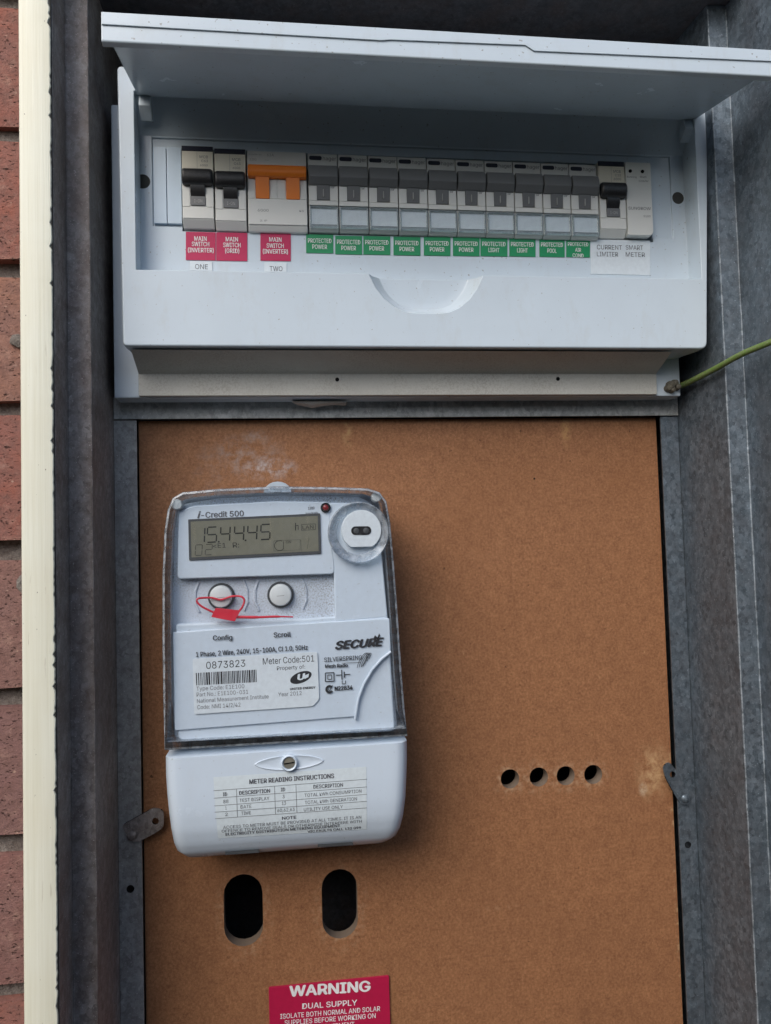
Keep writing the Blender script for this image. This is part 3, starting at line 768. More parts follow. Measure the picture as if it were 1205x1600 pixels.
# -- black-toggle breakers
def black_breaker(x0, x1, dz, label, lines, group=None, d=469.2):
    xc = (x0+x1)/2; w = x1-x0
    b = thing('main_switch' if group else 'circuit_breaker', label, 'circuit breaker', (xc, d, BZ+dz), group)
    z = BZ+dz
    t = MB(); t.extrude_x([(d, z+4.6), (d+3.6, z+.3), (d+12, z), (d+12, z+50), (d, z+50)], x0+.25, x1-.25); body = t.build('body', M['breaker'], b, bevel=.5)
    t = MB(); t.box(x0+.3, x1-.3, d-.5, d+1, z+47.0, z+50.1); t.build('top_band', M['navy'], b, bevel=.2)
    t = MB(); t.box(x0+.35, x1-.35, d-.35, d+1, z+34.6, z+46.9); fc = t.build('label_face', M['cap'], b, bevel=.2)
    # toggle: a rounded bar, its stem and the ON flag
    t = MB(); t.extrude_x([(d+.6, z+24.8), (d-3.6, z+25.2), (d-5.2, z+28.5), (d-5.4, z+31.6), (d-4.2, z+34.6), (d+.6, z+35.2)], x0+.4, x1-.5); tg = t.build('toggle', M['black'], b, bevel=1.6, segs=3)
    t = MB(); t.extrude_x([(d-.3, z+18.6), (d+1, z+18.6), (d+1, z+26), (d-2.4, z+26), (d-2, z+22)], xc-4.3, xc+4.3); t.build('toggle_stem', M['black'], tg, bevel=.3)
    t = MB(); t.box(xc-4.4, xc+4.5, d-.9, d+.2, z+13.0, z+18.6); t.build('on_flag', M['toggle'], tg, bevel=.2)
    # side shoulders of the body and the plain nose
    for a, c in ((x0+.4, xc-4.8), (xc+4.8, x1-.4)):
        t = MB(); t.box(a, c, d-.5, d+.5, z+12.2, z+24.4); t.build('shoulder', M['breaker'], b, bevel=.25)
    t = MB(); t.box(x0+.4, x1-.4, d-.5, d+.5, z+5.0, z+12.0); t.build('nose', M['breaker'], b, bevel=.3)
    tx = Text(); tx.run('I-ON', (xc-2.2, z+14.6), (xc+2.6, z+14.6), 2.0, d-1.0, mi=1)
    for s_, xa, xb, zz, cp in lines: tx.run(s_, (x0+xa, z+zz), (x0+xb, z+zz), cp, d-.42)
    tx.line((xc-.2, z+35.2), (xc-.2, z+46.5), .15, d-.42, 2)
    tx.build('lettering', [M['greyink'], M['markgrey'], M['paleink']], body)
    return b
L3 = [('MCB', 11, 16, 42.6, 1.7), ('C63', 12, 16, 40.2, 1.5), ('6000', 11.2, 15.8, 37.6, 1.2)]
black_breaker(-60.3, -41.0, 0.6, 'black toggle main switch above the left MAIN SWITCH (INVERTER) label', L3, 'black toggle main switches')
black_breaker(-40.7, -21.4, -.4, 'black toggle main switch above the MAIN SWITCH (GRID) label', L3, 'black toggle main switches')
black_breaker(205.4, 223.8, .5, 'beige faced black toggle breaker above the CURRENT LIMITER label', [('MCB', 10.5, 15.5, 42.6, 1.7), ('C32', 11.5, 15.5, 40.2, 1.4), ('6000', 10.5, 15.6, 37.6, 1.6)])

# -- double switch with the orange link bar
x0, x1 = -21.0, 15.9; d = 469.6; z = BZ-.8; xc = (x0+x1)/2
ow = thing('isolator_switch', 'white double isolator switch with orange toggles above the third red label', 'isolator switch', (xc, d, z))
t = MB(); t.extrude_x([(d, z+3.2), (d+2.2, z+.2), (d+12, z), (d+12, z+50.2), (d, z+50.2)], x0+.25, x1-.25); body = t.build('body', M['breaker'], ow, bevel=.6)
t = MB(); t.box(x0+.4, x1-.4, d-.9, d+.4, z+3.6, z+19.6); t.build('nose', M['breaker'], ow, bevel=.5)
t = MB(); t.box(x0+.4, x1-.4, d-.5, d+.4, z+40.6, z+50); t.build('label_face', M['hgrey'], ow, bevel=.3)
t = MB(); t.extrude_x([(d+.4, z+32.4), (d-3.6, z+32.6), (d-5.0, z+35.2), (d-4.6, z+38.4), (d-3.4, z+40.2), (d+.4, z+40.4)], x0+.7, x1-.4); tg = t.build('toggle_bar', M['orange'], ow, bevel=.9)
for a, c in ((x0+5.2, x0+13.6), (x0+23.8, x0+32.2)):
    t = MB(); t.extrude_x([(d-.6, z+20.2), (d+.2, z+20), (d+.2, z+33), (d-2.8, z+33), (d-1.8, z+27)], a, c); t.build('toggle_stem', M['orange'], tg, bevel=.3)
for a, c in ((x0+.5, x0+4.9), (x0+14.0, xc-.1), (xc+.1, x0+23.4), (x0+32.6, x1-.5)):
    t = MB(); t.box(a, c, d-.4, d+.4, z+20.2, z+32.2); t.build('shoulder', M['breaker'], ow, bevel=.25)
tx = Text(); tx.run('made in', (x0+1.5, z+47.2), (x0+9, z+47.2), 1.1, d-.6); tx.run('63A', (x0+12.5, z+46.8), (x0+16.8, z+46.8), 1.7, d-.6)
tx.run('230', (x0+1.8, z+43.8), (x0+6, z+43.8), 1.3, d-.6); tx.run('~', (x0+11, z+43.8), (x0+13.5, z+43.8), 1.3, d-.6)
tx.run('6000', (x0+6.2, z+11.6), (x0+12.8, z+11.6), 1.6, d-1.0); tx.run('2 P', (x0+7.4, z+5.4), (x0+11.8, z+5.4), 1.1, d-1.0)
tx.run('KS', (x1-5.2, z+12), (x1-2.4, z+12), 1.2, d-1.0)
tx.build('lettering', M['paleink'], body)

# -- smart meter module
x0, x1 = 224.2, 241.8; d = 468.6; z = BZ+.2
smm = thing('meter_module', 'plain white smart meter module at the right end of the breaker row', 'meter module', ((x0+x1)/2, d, z))
t = MB(); t.prism(rounded([(x0, z+1.5), (x1, z+1.5), (x1, z+50.4), (x0, z+50.4)], [1, 3.5, .8, .8], 5), d, d+12); body = t.build('body', M['breaker'], smm, bevel=.7)
for xx in (x0+3.2, x0+11.6):
    t = MB(); t.cyl(xx, z+44.2, 1.15, d-.35, d+.3, 14); t.build('indicator', M['void'], smm)
tx = Text(); tx.run('Running', (x0+.8, z+39.8), (x0+7.4, z+39.8), 1.1, d-.08); tx.run('RS485', (x0+9.8, z+40.0), (x0+14.2, z+40.0), 1.1, d-.08); tx.run('COMM', (x0+8.8, z+37.2), (x0+15.4, z+37.2), 1.1, d-.08)
tx.run('SUNGROW', (x0+.8, z+18.4), (x0+16.2, z+18.4), 1.9, d-.08); tx.run('S100', (x0+11, z+13.6), (x0+15.8, z+13.6), 1.3, d-.08)
tx.build('lettering', M['greyink'], body)

# ================================================================ ELECTRICITY METER
mt = thing('electricity_meter', 'white electricity meter under a clear cover on the brown panel', 'meter', (-4, 508, -170))
DF = 455.0
outl = pts([(258, 1172), (255, 1090), (254, 1000), (254, 900), (257, 830), (262, 797), (270, 778), (286, 769), (340, 764), (430, 760), (520, 761), (575, 763), (593, 769), (604, 783), (610, 815), (616, 880), (622, 960), (628, 1050), (633, 1110), (636, 1150)], DF)
# grey base behind, white housing, clear cover
t = MB(); t.prism(inset(outl, 1.0), 484, 508); back = t.build('base', M['meterback'], mt, bevel=1.2)
tab = MB(); x, z = at(434, 763, 500); tab.prism([(x+9*math.cos(a*math.pi/10), z-3+7.5*math.sin(a*math.pi/10)) for a in range(11)], 500, 505); tab.build('hanging_tab', M['meterback'], back, bevel=.6)
hous = rounded(pts([(273, 1160), (268, 1080), (268, 960), (272, 830), (280, 788), (345, 778), (440, 774), (560, 776), (585, 788), (597, 860), (606, 960), (614, 1060), (622, 1143)], 466), [6, 0, 0, 0, 6, 0, 0, 0, 6, 0, 0, 0, 6], 5)
t = MB(); t.prism(hous, 466, 490); hs = t.build('housing', M['meterdust'], mt, bevel=1.4, segs=3)
# raised upper block round the display, right-hand block, label plate
def plate(name, px, d0, d1, r, mat=M['meterw'], bevel=.9, parent=mt):
    return MB().prism(rounded(pts(px, d0), r, 5), d0, d1).build(name, mat, parent, bevel=bevel, segs=4)
plate('display_surround', [(277, 905), (279, 800), (300, 790), (430, 783), (515, 784), (517, 840), (523, 880), (523, 897)], 460.5, 466.5, 2.5)
plate('side_block', [(523.5, 972), (522, 897), (521, 880), (514, 840), (513, 785), (580, 786), (590, 800), (598, 880), (606, 964)], 460.8, 466.5, 2.0)
plate('skirt_plate', [(278, 1158), (274, 975), (450, 968), (606, 958), (618, 1142)], 461.0, 466.5, [4, 2, 0, 2, 4], bevel=1.8)
lp = [(273, 1142), (270, 988), (440, 976), (609, 966), (611, 1018), (596, 1030), (582, 1046), (569, 1068), (560, 1092), (555, 1120)]
plate('label_plate', lp, 459.6, 462, [1, 1, 0, 1, 1, 2, 2, 2, 2, 1], bevel=.9)
rid = MB(); rid.tube([(*[at(x, y, 458.9)[0]], 458.9, at(x, y, 458.9)[1]) for x, y in ((555, 1124), (560, 1092), (569, 1068), (582, 1046), (596, 1030), (611, 1018))], .8, 8); rid.build('ridge', M['meterw'], mt)
# display
DL = 459.4
q = [(298, 815), (299.5, 871), (498, 861), (496.5, 806)]
fr_ = MB().prism(pts([(294, 811.5), (295.5, 875.5), (502, 865), (500.5, 802)], DL), DL+.2, 461).build('display', M['ring'], mt, bevel=.2)
MB().prism(pts(q, DL), DL, DL+.35).build('display_glass', M['lcd'], fr_)
def seg7(tx, ch, A, t, n, w, h, th, d, mi=0, slant=.09):
    S7 = {'0': 'abcdef', '1': 'bc', '2': 'abged', '3': 'abgcd', '4': 'fgbc', '5': 'afgcd', '6': 'afgedc', '7': 'abc', '8': 'abcdefg', '9': 'abcdfg'}[ch]
    def P(u, v): return tuple(A+t*(u*w+v*h*slant)+n*(v*h))
    g_ = 0.06; k = th
    H = {'a': 1, 'g': .5, 'd': 0}; V = {'f': (0, .5, 1), 'b': (1, .5, 1), 'e': (0, 0, .5), 'c': (1, 0, .5)}
    for s_ in S7:
        if s_ in H: tx.line(P(g_, H[s_]), P(1-g_, H[s_]), k, d, mi)
        else: u, a, b = V[s_]; tx.line(P(u, a+g_*.7), P(u, b-g_*.7), k, d, mi)
tx = Text(); d = DL-.08
bx = Vector(at(313, 848, d)); ex = Vector(at(420, 842.5, d)); tv = (ex-bx).normalized(); nv = Vector((-tv.y, tv.x))
mmpx = d/1200
for ch, off in (('1', -8), ('5', 10), ('4', 30), ('4', 51), ('4', 71), ('5', 91)): seg7(tx, ch, bx+tv*(off*mmpx), tv, nv, 14*mmpx, 23*mmpx, .75, d)
for off in (26.5, 67): tx.line(tuple(bx+tv*(off*mmpx)), tuple(bx+tv*((off+2.6)*mmpx)), .9, d)
b2 = Vector(at(305, 868, d))
for ch, off in (('0', 0), ('2', 15)): seg7(tx, ch, b2+tv*(off*mmpx), tv, nv, 10*mmpx, 16*mmpx, .45, d, 1)
tx.px('<E1', (333, 856.5), (353, 855.5), 7, d); tx.px('R:', (364, 856), (374, 855.4), 8, d)
tx.lpx((462, 817), (462, 829), .5, d); tx.lpx((466, 821), (466, 828), .4, d); tx.lpx((462, 822), (466, 820.5), .35, d)
def frame(tx, x0, y0, x1, y1, w, d, mi=0, s_=-.045):
    c_ = [(x0, y0), (x1, y0+(x1-x0)*s_), (x1, y1+(x1-x0)*s_), (x0, y1)]
    for i in range(4): tx.lpx(c_[i], c_[(i+1) % 4], w, d, mi=mi)
frame(tx, 471, 819.5, 493, 828.5, .25, d); tx.px('LAN', (473, 827), (490, 826), 5.6, d)
frame(tx, 428, 845, 469, 861, .15, d, 1)
cx_, cz_ = at(437, 852.5, d); arcs = [(cx_+3.0*math.cos(a), cz_+3.0*math.sin(a)) for a in [math.radians(60+q*24) for q in range(12)]]
for a, b in zip(arcs, arcs[1:]): tx.line(a, b, .3, d)
tx.lpx((443, 846), (443, 858), .3, d); tx.px('ON', (447, 849), (455, 848.6), 4, d, mi=1); tx.lpx((470, 843), (471, 861), .15, d, mi=1)
tx.lpx((483, 840), (480, 858), .2, d, mi=1)
tx.build('display_print', [M['lcdink'], M['lcdghost']], fr_)
# printing on the body
tx = Text(); d = 460.35
tx.px('i', (309, 809.8), (314, 809.6), 10, d, bold=.03, shear=.25); tx.px('-Credit 500', (315, 809.3), (381, 806.4), 8.6, d, bold=.018)
tx.px('1200', (481.5, 796.2), (491.5, 795.8), 4.2, d, bold=.01); tx.px('imp/kWh', (478, 804.6), (497.5, 804), 4.2, d, bold=.01)
tx.build('model_print', M['greyink'], mt)
tx = Text(); d = 458.85
tx.px('Config', (333, 1000.5), (363, 999.5), 7.2, d, bold=.015); tx.px('Scroll', (428, 995.8), (454.5, 994.8), 7.4, d, bold=.015)
tx.px('1 Phase, 2 Wire, 240V, 15-100A, Cl 1.0, 50Hz', (306.5, 1026.5), (481, 1015), 7.2, d, bold=.012)
tx.px('SECURE', (525, 1014.5), (600, 1008.5), 12, d, bold=.045, shear=.32)
tx.ppx([(584, 996.5), (586, 992.5), (590, 996), (592.5, 989.5), (594.5, 993), (591.5, 998), (587, 999)], d)
tx.px('SILVERSPRING', (507, 1034.5), (566, 1030.5), 6.8, d, bold=.004); tx.px('Mesh Radio', (508.5, 1043.6), (543.5, 1042), 5.2, d, bold=.025)
tx.lpx((534, 1036.2), (564, 1034.8), .25, d)
for k in range(4):                                    # swirl of thin loops
    o_ = [(566+k*2.6+(17-k)*math.cos(a)*.62+9*math.sin(a)*.45-(4*math.cos(a)), 1033-k*.6-(12-k*.7)*math.sin(a)-5*math.cos(a)) for a in [q*math.pi/11 for q in range(-4+k, 14)]]
    for a, b in zip(o_, o_[1:]): tx.lpx(a, b, .32, d)
frame(tx, 508.5, 1051.5, 522, 1065, .55, d); frame(tx, 512.3, 1054.8, 518.4, 1061.6, .4, d)
tx.lpx((525, 1055), (534, 1054.6), .5, d); tx.lpx((534, 1046.5), (534.4, 1062), .6, d); tx.lpx((538, 1049.5), (538.4, 1059), .6, d); tx.lpx((538, 1054.2), (547.5, 1053.6), .5, d)
for a, b in (((534.6, 1063.5), (534.8, 1068.6)), ((534.8, 1068.6), (540, 1068.3)), ((540, 1068.3), (539.8, 1063.2))): tx.lpx(a, b, .4, d)
cxp, czp = at(515, 1077, d); rr = 2.5
for a in range(22):
    a0, a1 = math.radians(40+a*13), math.radians(40+(a+1)*13+1)
    tx.poly([(cxp+r*math.cos(b), czp+r*math.sin(b)) for r, b in ((rr*.45, a0), (rr, a0), (rr, a1), (rr*.45, a1))], d)
tx.lpx((513, 1076), (515, 1079.5), .4, d); tx.lpx((515, 1079.5), (520, 1070.5), .4, d)
tx.px('N22834', (523.5, 1079.2), (551, 1077.2), 6.2, d, bold=.03)
tx.build('body_print', M['ink'], mt)
# white data sticker
d = 458.7
st = MB().prism(rounded(pts([(303.5, 1116), (301, 1029.5), (496, 1018.5), (499, 1092), (489, 1103.5)], d), [1.2, 1.2, 1.2, 1, 1], 3), d, 458.98).build('data_sticker', M['paper'], mt)
tx = Text(); d = 458.62
tx.px('0873823', (322.5, 1045.3), (383.5, 1041.5), 10.6, d); tx.px('Meter Code:501', (411, 1038.5), (491, 1033.5), 9.6, d)
tx.px('Property of:', (433, 1047.3), (477, 1044.6), 5.8, d)
R = random.Random(5); xx = 306.0
while xx < 401:
    w_ = R.choice((1.0, 1.0, 1.6, 2.6)); y_ = 1051.5-(xx-306)*.055
    tx.ppx([(xx, y_), (xx+.9, y_+19.5), (xx+w_+.9, y_+19.4), (xx+w_, y_-.1)], d); xx += w_+R.choice((.9, 1.2, 1.8))
tx.px('Type Code: E1E100', (307, 1079.3), (382, 1075.2), 6, d, mi=1); tx.px('Part No.: E1E100-031', (307.5, 1088.6), (388, 1084), 6, d, mi=1)
tx.px('National Measurement Institute', (308, 1098.4), (420, 1091), 5.8, d, mi=1); tx.px('Code: NMI 14/2/42', (308.5, 1108.3), (376, 1104), 6, d, mi=1)
tx.px('UNITED ENERGY', (453.5, 1078.3), (493, 1075.6), 3.2, d, bold=.03); tx.px('Year 2012', (435, 1088.3), (471.5, 1086), 6, d, mi=1)
el = []
for q in range(28):
    a = q*2*math.pi/28; u, v_ = 17.8*math.cos(a), 8.6*math.sin(a)
    el.append((470.3+u*.93+v_*.36, 1058.5-(u*.36)*1.0+v_*.93))
tx.ppx(el, d)
tx.px('U', (466, 1062.5), (477, 1061), 8.6, d-.06, bold=.05, mi=2, shear=.2); tx.ppx([(475, 1056), (483, 1052.5), (482, 1058), (476, 1061)], d-.05, mi=2)
tx.build('lettering', [M['ink'], M['greyink'], M['paper']], st)
# buttons
for (px, py), nm in (((345.5, 932), 'left'), ((438.5, 929.5), 'right')):
    x, z = at(px, py, 463)
    b = MB().lathe(x, z, [(7.9, 466.5), (7.9, 464.8), (7.4, 464.2), (6.6, 464.4), (6.6, 466.4)], 32).build('button', M['ring'], mt)
    MB().lathe(x, z, [(6.5, 466), (6.5, 462.2), (6.1, 461.5), (5.2, 461.2), (.01, 461.1)], 32).build('cap', M['button'], b)
    tx = Text(); tx.line((x-2.2, z-.6), (x+2.2, z-.3), .25, 461.05); tx.build('mark', M['paleink'], b)
    for sx_ in (-1, 1):
        w_ = MB(); w_.tube([(x+sx_*13+q_, 465.8, z+r_) for q_, r_ in ((sx_*0, 9), (sx_*2.2, 3), (sx_*2.2, -4), (0, -9))], .8, 6); w_.build('button_guard', M['meterdust'], mt)
# optical port
x, z = at(561, 832, 455)
pt_ = MB().lathe(x, z, [(18.4, 462), (18.4, 455.6), (17.6, 454.7), (16.2, 455.6), (14.5, 457.0), (13.2, 458.0), (12.8, 460)], 48).build('optical_port', M['rimclear'], mt)
xp, zp = at(565, 828, 456)
dd = [(xp+12*math.cos(a), zp+12*math.sin(a)) for a in [math.radians(-58+q*296/32) for q in range(33)]]
MB().prism(dd, 456.2, 461).build('port_disc', M['paper'], pt_, bevel=.5)
MB().prism(slot(xp-.3, zp-.3, 11.8, 5.2)[0:0] or [(xp-.2+(3.4 if math.cos(a) > 0 else -3.4)+2.6*math.cos(a), zp-.4+2.6*math.sin(a)) for a in [q*2*math.pi/28+.01 for q in range(28)]], 455.9, 456.3).build('port_slot', M['void'], pt_)
for s_ in (-1, 1):
    MB().lathe(xp-.2+s_*2.9, zp-.4, [(1.7, 455.85), (1.2, 455.6), (.01, 455.5)], 16).build('port_lens', M['ring'], pt_)
# led, corner screws
x, z = at(509, 793, 459); l_ = MB().lathe(x, z, [(3.0, 461), (3.0, 459.2), (2.3, 458.7), (2.0, 459.6)], 24).build('indicator_light', M['void'], mt)
MB().lathe(x, z, [(2.0, 460), (1.7, 459), (.01, 458.5)], 20).build('lens', M['led'], l_)
for px, py in ((276, 788), (589, 776)):
    x, z = at(px, py, 456); MB().lathe(x, z, [(3.1, 464), (3.1, 457.6), (2.6, 456.9), (.01, 456.7)], 22).build('corner_screw', M['button'], mt)
# clear cover: thick rim and thin face
inn = inset(outl, 4.0); n = len(outl)
rm = MB(); rings = [(inset(outl, 1.6), 452.8), (inset(outl, .5), 453.3), (outl, 454.6), (inset(outl, -.6), 484), (inset(inn, .3), 484), (inset(inn, .2), 456)]
rm.v = [(x, d_, z) for r_, d_ in rings for x, z in r_]
rm.f = [(k*n+i, (k+1)*n+i, (k+1)*n+(i+1) % n, k*n+(i+1) % n) for k in range(len(rings)-1) for i in range(n)]; rm.mi = [0]*len(rm.f)
cc = rm.build('clear_cover', M['rimclear'], mt, fixn=True)
fc = MB(); fc.v = [(x, 452.8, z) for x, z in inset(outl, 1.6)]; fc.f = [tuple(range(n))]; fc.mi = [0]; fc.build('cover_face', M['meterclear'], cc)

# terminal cover: a curved white shell below the seam
rows = []
LE = [(257, 1186), (257.5, 1215), (259.5, 1245), (262.5, 1275), (266, 1300), (270.5, 1322), (276, 1334), (287, 1341)]
RE = [(637.5, 1160), (638, 1187), (637, 1220), (635.5, 1250), (632, 1278), (627, 1298), (620, 1311), (607, 1316.5)]
DE = [452.6, 452.6, 452.6, 453.0, 454.4, 457.6, 461.5, 467.0]
KZ = [((at(*a, d_)[1]+at(*b, d_)[1])/2, d_) for a, b, d_ in zip(LE, RE, DE)]
def tc_depth(x, z):
    if z >= KZ[0][0]: return KZ[0][1]
    for (z0, d0_), (z1, d1_) in zip(KZ, KZ[1:]):
        if z >= z1: u = (z0-z)/(z0-z1); return d0_+(d1_-d0_)*u
    return KZ[-1][1]
NX = 40
for (a, b, dd_) in zip(LE, RE, DE):
    A, B = Vector(at(*a, dd_)), Vector(at(*b, dd_)); row = []
    for i in range(NX+1):
        u = i/NX; e = min(u, 1-u)*(B-A).length; p = A.lerp(B, u)
        edge = 0 if e > 7 else (1-math.sqrt(max(0, 1-(1-e/7)**2)))*5
        row.append((p.x, tc_depth(p.x, p.y)+edge, p.y))
    rows.append(row)
# refine rows
fine = []
for i in range(len(rows)-1):
    for k in range(3):
        u = k/3
        r_ = []
        for p, q in zip(rows[i], rows[i+1]):
            x_, z_ = p[0]*(1-u)+q[0]*u, p[2]*(1-u)+q[2]*u
            e0, e1 = p[1]-tc_depth(p[0], p[2]), q[1]-tc_depth(q[0], q[2])
            r_.append((x_, tc_depth(x_, z_)+e0*(1-u)+e1*u, z_))
        fine.append(r_)
fine.append(rows[-1])
last = fine[-1]
fine += [[(x*0.985-.1, 476, z-.9) for x, d_, z in last], [(x*0.98-.1, 506, z-.6) for x, d_, z in last]]
top = [[(x, 506, z) for x, d_, z in fine[0]], [(x, d_+.8, z+.25) for x, d_, z in fine[0]]]
al = top+fine
tcv = MB(); tcv.grid(al)
k = NX+1; nr = len(al)
for j, sgn in ((0, 1), (k-1, -1)):                    # side skirts back to the panel
    side = [al[i][j] for i in range(1, nr)]
    o_ = len(tcv.v); tcv.v += side+[(x, 506.2, z) for x, d_, z in side]; q = len(side)
    tcv.f += [(o_+i, o_+i+1, o_+q+i+1, o_+q+i) for i in range(q-1)]; tcv.mi += [0]*(q-1)
tco = weld(tcv).build('terminal_cover', M['meterw'], mt)
tco.data.polygons.foreach_set('use_smooth', [True]*len(tco.data.polygons)); tco.data.set_sharp_from_angle(angle=math.radians(50))
# screw in its eye-shaped dish
x, z = at(452, 1191.5, 452)
eye = [(55*math.cos(a), 11.5*math.sin(a)*(abs(math.sin(a))**.35)) for a in [q*2*math.pi/48 for q in range(48)]]
eyepx = lambda s_, dx=0: [(452+u*s_, 1191.5+v_*s_-u*s_*.06) for u, v_ in eye]
di = MB(); n = 48
R3 = [(pts(eyepx(1.0), 452.3), 452.55), (pts(eyepx(.96), 452.3), 451.9), (pts(eyepx(.90), 452.3), 452.1), (pts(eyepx(.6), 452.3), 452.45)]
di.v = [(x_, d_, z_) for r_, d_ in R3 for x_, z_ in r_]; di.f = [(a*n+i, (a+1)*n+i, (a+1)*n+(i+1) % n, a*n+(i+1) % n) for a in range(3) for i in range(n)]+[tuple(range(3*n, 4*n))]; di.mi = [0]*len(di.f)
di.build('screw_dish', M['meterw'], tco)
MB().lathe(x, z, [(4.7, 452.5), (4.7, 450.4), (4.1, 449.8), (3.5, 450.3), (3.3, 451.6)], 28).build('screw_collar', M['meterw'], tco)
MB().lathe(x, z, [(3.3, 451.8), (3.2, 450.9), (.01, 450.7)], 24).build('screw', M['screw'], tco)
tx = Text(); tx.line((x-2.8, z-.3), (x+2.8, z+.3), .7, 450.62); tx.build('screw_slot', M['void'], tco)
for l in ([(352, 1335), (352, 1331), (404, 1327.5), (405, 1331.5)], [(497, 1322.5), (497, 1318.8), (551, 1315.3), (552, 1319.2)]):
    MB().prism(pts(l, 462), 461.2, 470).build('cable_notch', M['ring'], tco)
# instruction sticker, following the curved face
on = lambda lift: (lambda x_, z_: tc_depth(x_, z_)-lift)
stq = [(333.5, 1214.5), (572.5, 1198), (574, 1300), (340, 1314)]
A, B, C_, D_ = [Vector(p) for p in pts(stq, 452.4)]
gr = MB(); gr.grid([[((A.lerp(B, i/12).lerp(D_.lerp(C_, i/12), j/14)).x, on(.16)(0, (A.lerp(B, i/12).lerp(D_.lerp(C_, i/12), j/14)).y), (A.lerp(B, i/12).lerp(D_.lerp(C_, i/12), j/14)).y) for i in range(13)] for j in range(15)])
ist = gr.build('instruction_sticker', M['sticker'], mt)
tx = Text(); lf = on(.3); d = 452.3
def T(s_, a, b, cp, bold=0.0): tx.px(s_, a, b, cp, d, bold=bold, lift=lf)
def Ln(a, b, w=.22):
    for k in range(6):
        u0, u1 = k/6, (k+1)/6
        tx.lpx((a[0]+(b[0]-a[0])*u0, a[1]+(b[1]-a[1])*u0), (a[0]+(b[0]-a[0])*u1, a[1]+(b[1]-a[1])*u1), w, d, lift=lf)
T('METER READING INSTRUCTIONS', (390, 1225), (522, 1215.5), 6.6, .02)
for k, (yl, yr) in enumerate(((1235.5, 1217.5), (1247.3, 1229.5), (1259.5, 1241.3), (1269.5, 1252.3), (1280, 1263))): Ln((333.5+k*.6, yl), (573.5, yr))
for xx, ya, yb in ((369.5, 1232.5, 1277), (429, 1228, 1273), (462.5, 1225.5, 1270.5)): Ln((xx, ya), (xx+1.6, yb))
T('ID', (348.5, 1244), (355, 1243.5), 5.4, .01); T('DESCRIPTION', (374, 1242), (422, 1238.3), 5.6, .015); T('ID', (439, 1236.6), (445.5, 1236.1), 5.4, .01); T('DESCRIPTION', (490, 1232.2), (536, 1229), 5.6, .01)
for s_, a, b in (('88', (349, 1255.3), (357, 1254.7)), ('TEST DISPLAY', (374.5, 1253.5), (421, 1250)), ('3', (441.5, 1247.5), (445, 1247.2)), ('TOTAL kWh CONSUMPTION', (476, 1245.5), (565, 1238.5)),
                 ('1', (352.5, 1265.5), (354, 1265.3)), ('DATE', (376, 1263.8), (393, 1262.6)), ('13', (440.5, 1258), (447, 1257.5)), ('TOTAL kWh GENERATION', (476.5, 1257), (558, 1250.8)),
                 ('2', (352, 1275.6), (356, 1275.3)), ('TIME', (377, 1274), (392, 1273)), ('60,62,63', (433.5, 1269.5), (460.5, 1267.5)), ('UTILITY USE ONLY', (475, 1268.5), (536, 1263.5)),
                 ('ACCESS TO METER MUST BE PROVIDED AT ALL TIMES. IT IS AN', (348.5, 1297), (565, 1280.5)), ('OFFENCE TO REMOVE SEALS OR OTHERWISE INTERFERE WITH', (346, 1303.4), (566, 1287.5))):
    T(s_, a, b, 5.0 if a[1] < 1280 else 4.6)
T('NOTE', (441, 1282), (463, 1280.4), 4.6, .02)
T('ELECTRICITY DISTRIBUTION METERING EQUIPMENT', (352, 1309), (532, 1295), 4.4, .015); T('VIC FAULTS CALL 132 099', (481, 1305), (565, 1298.5), 3.8, .02)
tx.build('lettering', M['greyink'], ist)

# ---- red security seal hanging from the left button
D0 = 457.0
P3 = lambda x_, y_, d_: (at(x_, y_, d_)[0], d_, at(x_, y_, d_)[1])
def spline(ps, n=7):
    out = []; P = [ps[0]]+ps+[ps[-1]]
    for i in range(1, len(P)-2):
        p0, p1, p2, p3 = [Vector(q) for q in P[i-1:i+3]]
        for k in range(n):
            t_ = k/n; out.append(tuple(.5*((2*p1)+(-p0+p2)*t_+(2*p0-5*p1+4*p2-p3)*t_*t_+(-p0+3*p1-3*p2+p3)*t_**3)))
    out.append(tuple(ps[-1])); return out
se = thing('security_seal', 'red plastic wire seal looped round the left meter button', 'seal', P3(352, 960, D0))
t = MB(); t.tube(spline([P3(334, 957, 458), P3(316, 948, 457.5), P3(308, 940, 457.5), P3(311, 935, 458), P3(330, 934, 459.5), P3(345, 937, 460), P3(362, 932, 459.5), P3(376, 932, 458), P3(382, 938, 457.5), P3(378, 950, 457.5), P3(371, 957, 458)]), .62, 8)
t.build('loop', M['seal'], se)
t = MB(); t.tube(spline([P3(368, 964, 457.5), P3(400, 964.5, 457), P3(430, 963.5, 457), P3(458, 964, 457.5)]), [.9]*8+[.7]*8+[.45]*6, 8); t.build('tail', M['seal'], se)
t = MB(); t.prism(rounded(pts([(330, 964), (337, 950), (376, 954), (367, 971), (345, 967)], 456), .5, 3), 456, 458); t.build('tag', M['seal'], se, bevel=.25)

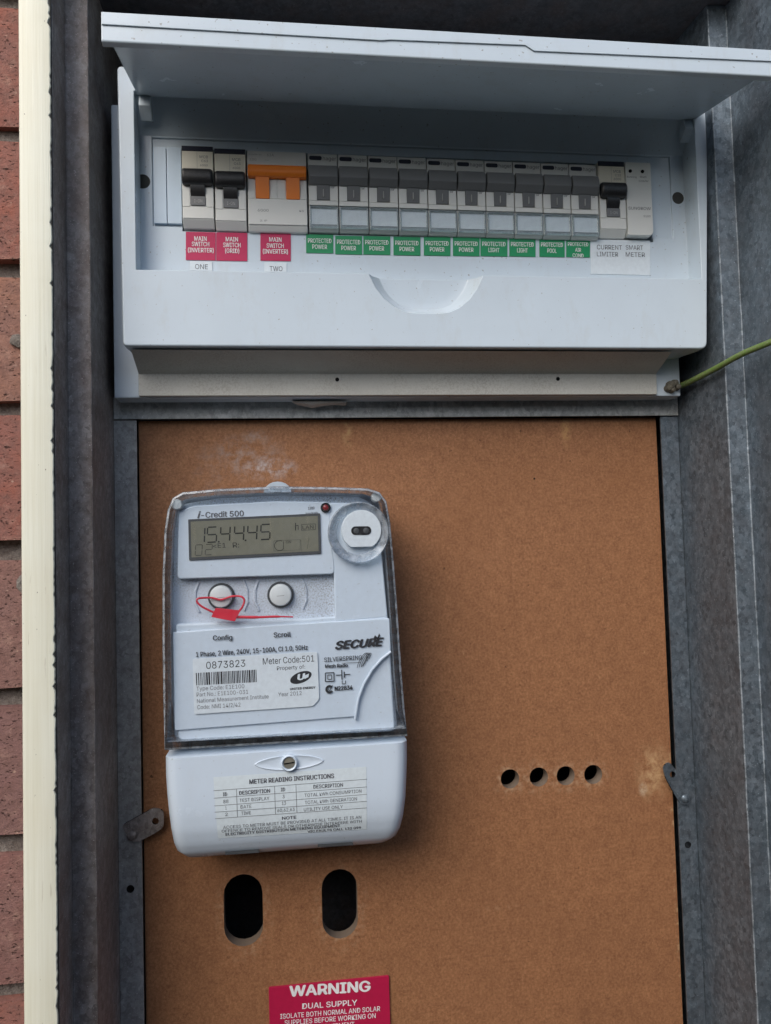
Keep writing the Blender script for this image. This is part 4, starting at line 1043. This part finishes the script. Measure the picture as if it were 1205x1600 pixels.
# ---- engraved warning sign
ws = thing('warning_sign', 'magenta red WARNING DUAL SUPPLY sign low on the brown panel', 'sign', (19.2, 509.8, -330))
t = MB(); t.prism(rounded([(-19.3, -330), (57.9, -330), (57.9, -276.6), (-19.3, -276.6)], .6, 2), 508.4, 509.9); wp = t.build('plate', M['signred'], ws, bevel=.3)
tx = Text(); d = 508.3
tx.px('WARNING', (453, 1557), (578, 1548.5), 15, d, bold=.03); tx.px('DUAL SUPPLY', (472.5, 1576.5), (558, 1570.5), 8, d, bold=.012)
tx.px('ISOLATE BOTH NORMAL AND SOLAR', (438, 1592), (594, 1579.5), 7, d, bold=.006); tx.px('SUPPLIES BEFORE WORKING ON', (445, 1602), (587, 1590.5), 7, d, bold=.006)
tx.px('THIS EQUIPMENT', (478, 1610.5), (554, 1604), 7, d, bold=.006)
tx.build('lettering', M['wink'], wp)

# ---- earth wire
ew = thing('earth_wire', 'green and yellow earth wire running from the switchboard corner to the right', 'cable', P3(1050, 605, 492))
wp_ = spline([P3(1048, 607, 494), P3(1066, 602, 488), P3(1085, 593, 475), P3(1120, 575, 452), P3(1160, 553, 430), P3(1208, 533, 410), P3(1250, 514, 397), (283, 393, 135), (292, 391, 133), (299, 394, 127), (300, 395, 116)], 8)
t = MB(); t.tube(wp_, 1.85, 12); t.build('green_sheath', M['earthgreen'], ew)
t = MB()
for k in range(0, len(wp_)-1, 1):
    a_ = .3+.035*k; t.tube(wp_[k:k+2], 1.90, 6, arc=(a_, a_+1.7))
t.build('yellow_stripe', M['earthyellow'], ew)
t = MB()
for k in range(5):
    t.tube(spline([P3(1062, 603+k, 490), P3(1050-k*2, 608+k*1.5, 494+k), P3(1040-3*k, 616+k, 497), P3(1028+2*k, 624-k, 501)], 5), .55, 6)
t.build('bare_strands', flat('tarnished copper', (0.22, 0.15, 0.05), .5, .6), ew)
t = MB()
for px, py, r in ((1045, 603, 3.0), (1051, 600, 2.6), (1041, 608, 2.4), (1055, 606, 2.4), (1047, 611, 2.0)):
    x, z = at(px, py, 488); t.lathe(x, z, [(r, 488), (r*.96, 485), (r*.7, 482.6), (.01, 481.8)], 10)
t.build('terminal_clamp', M['clamp'], ew)
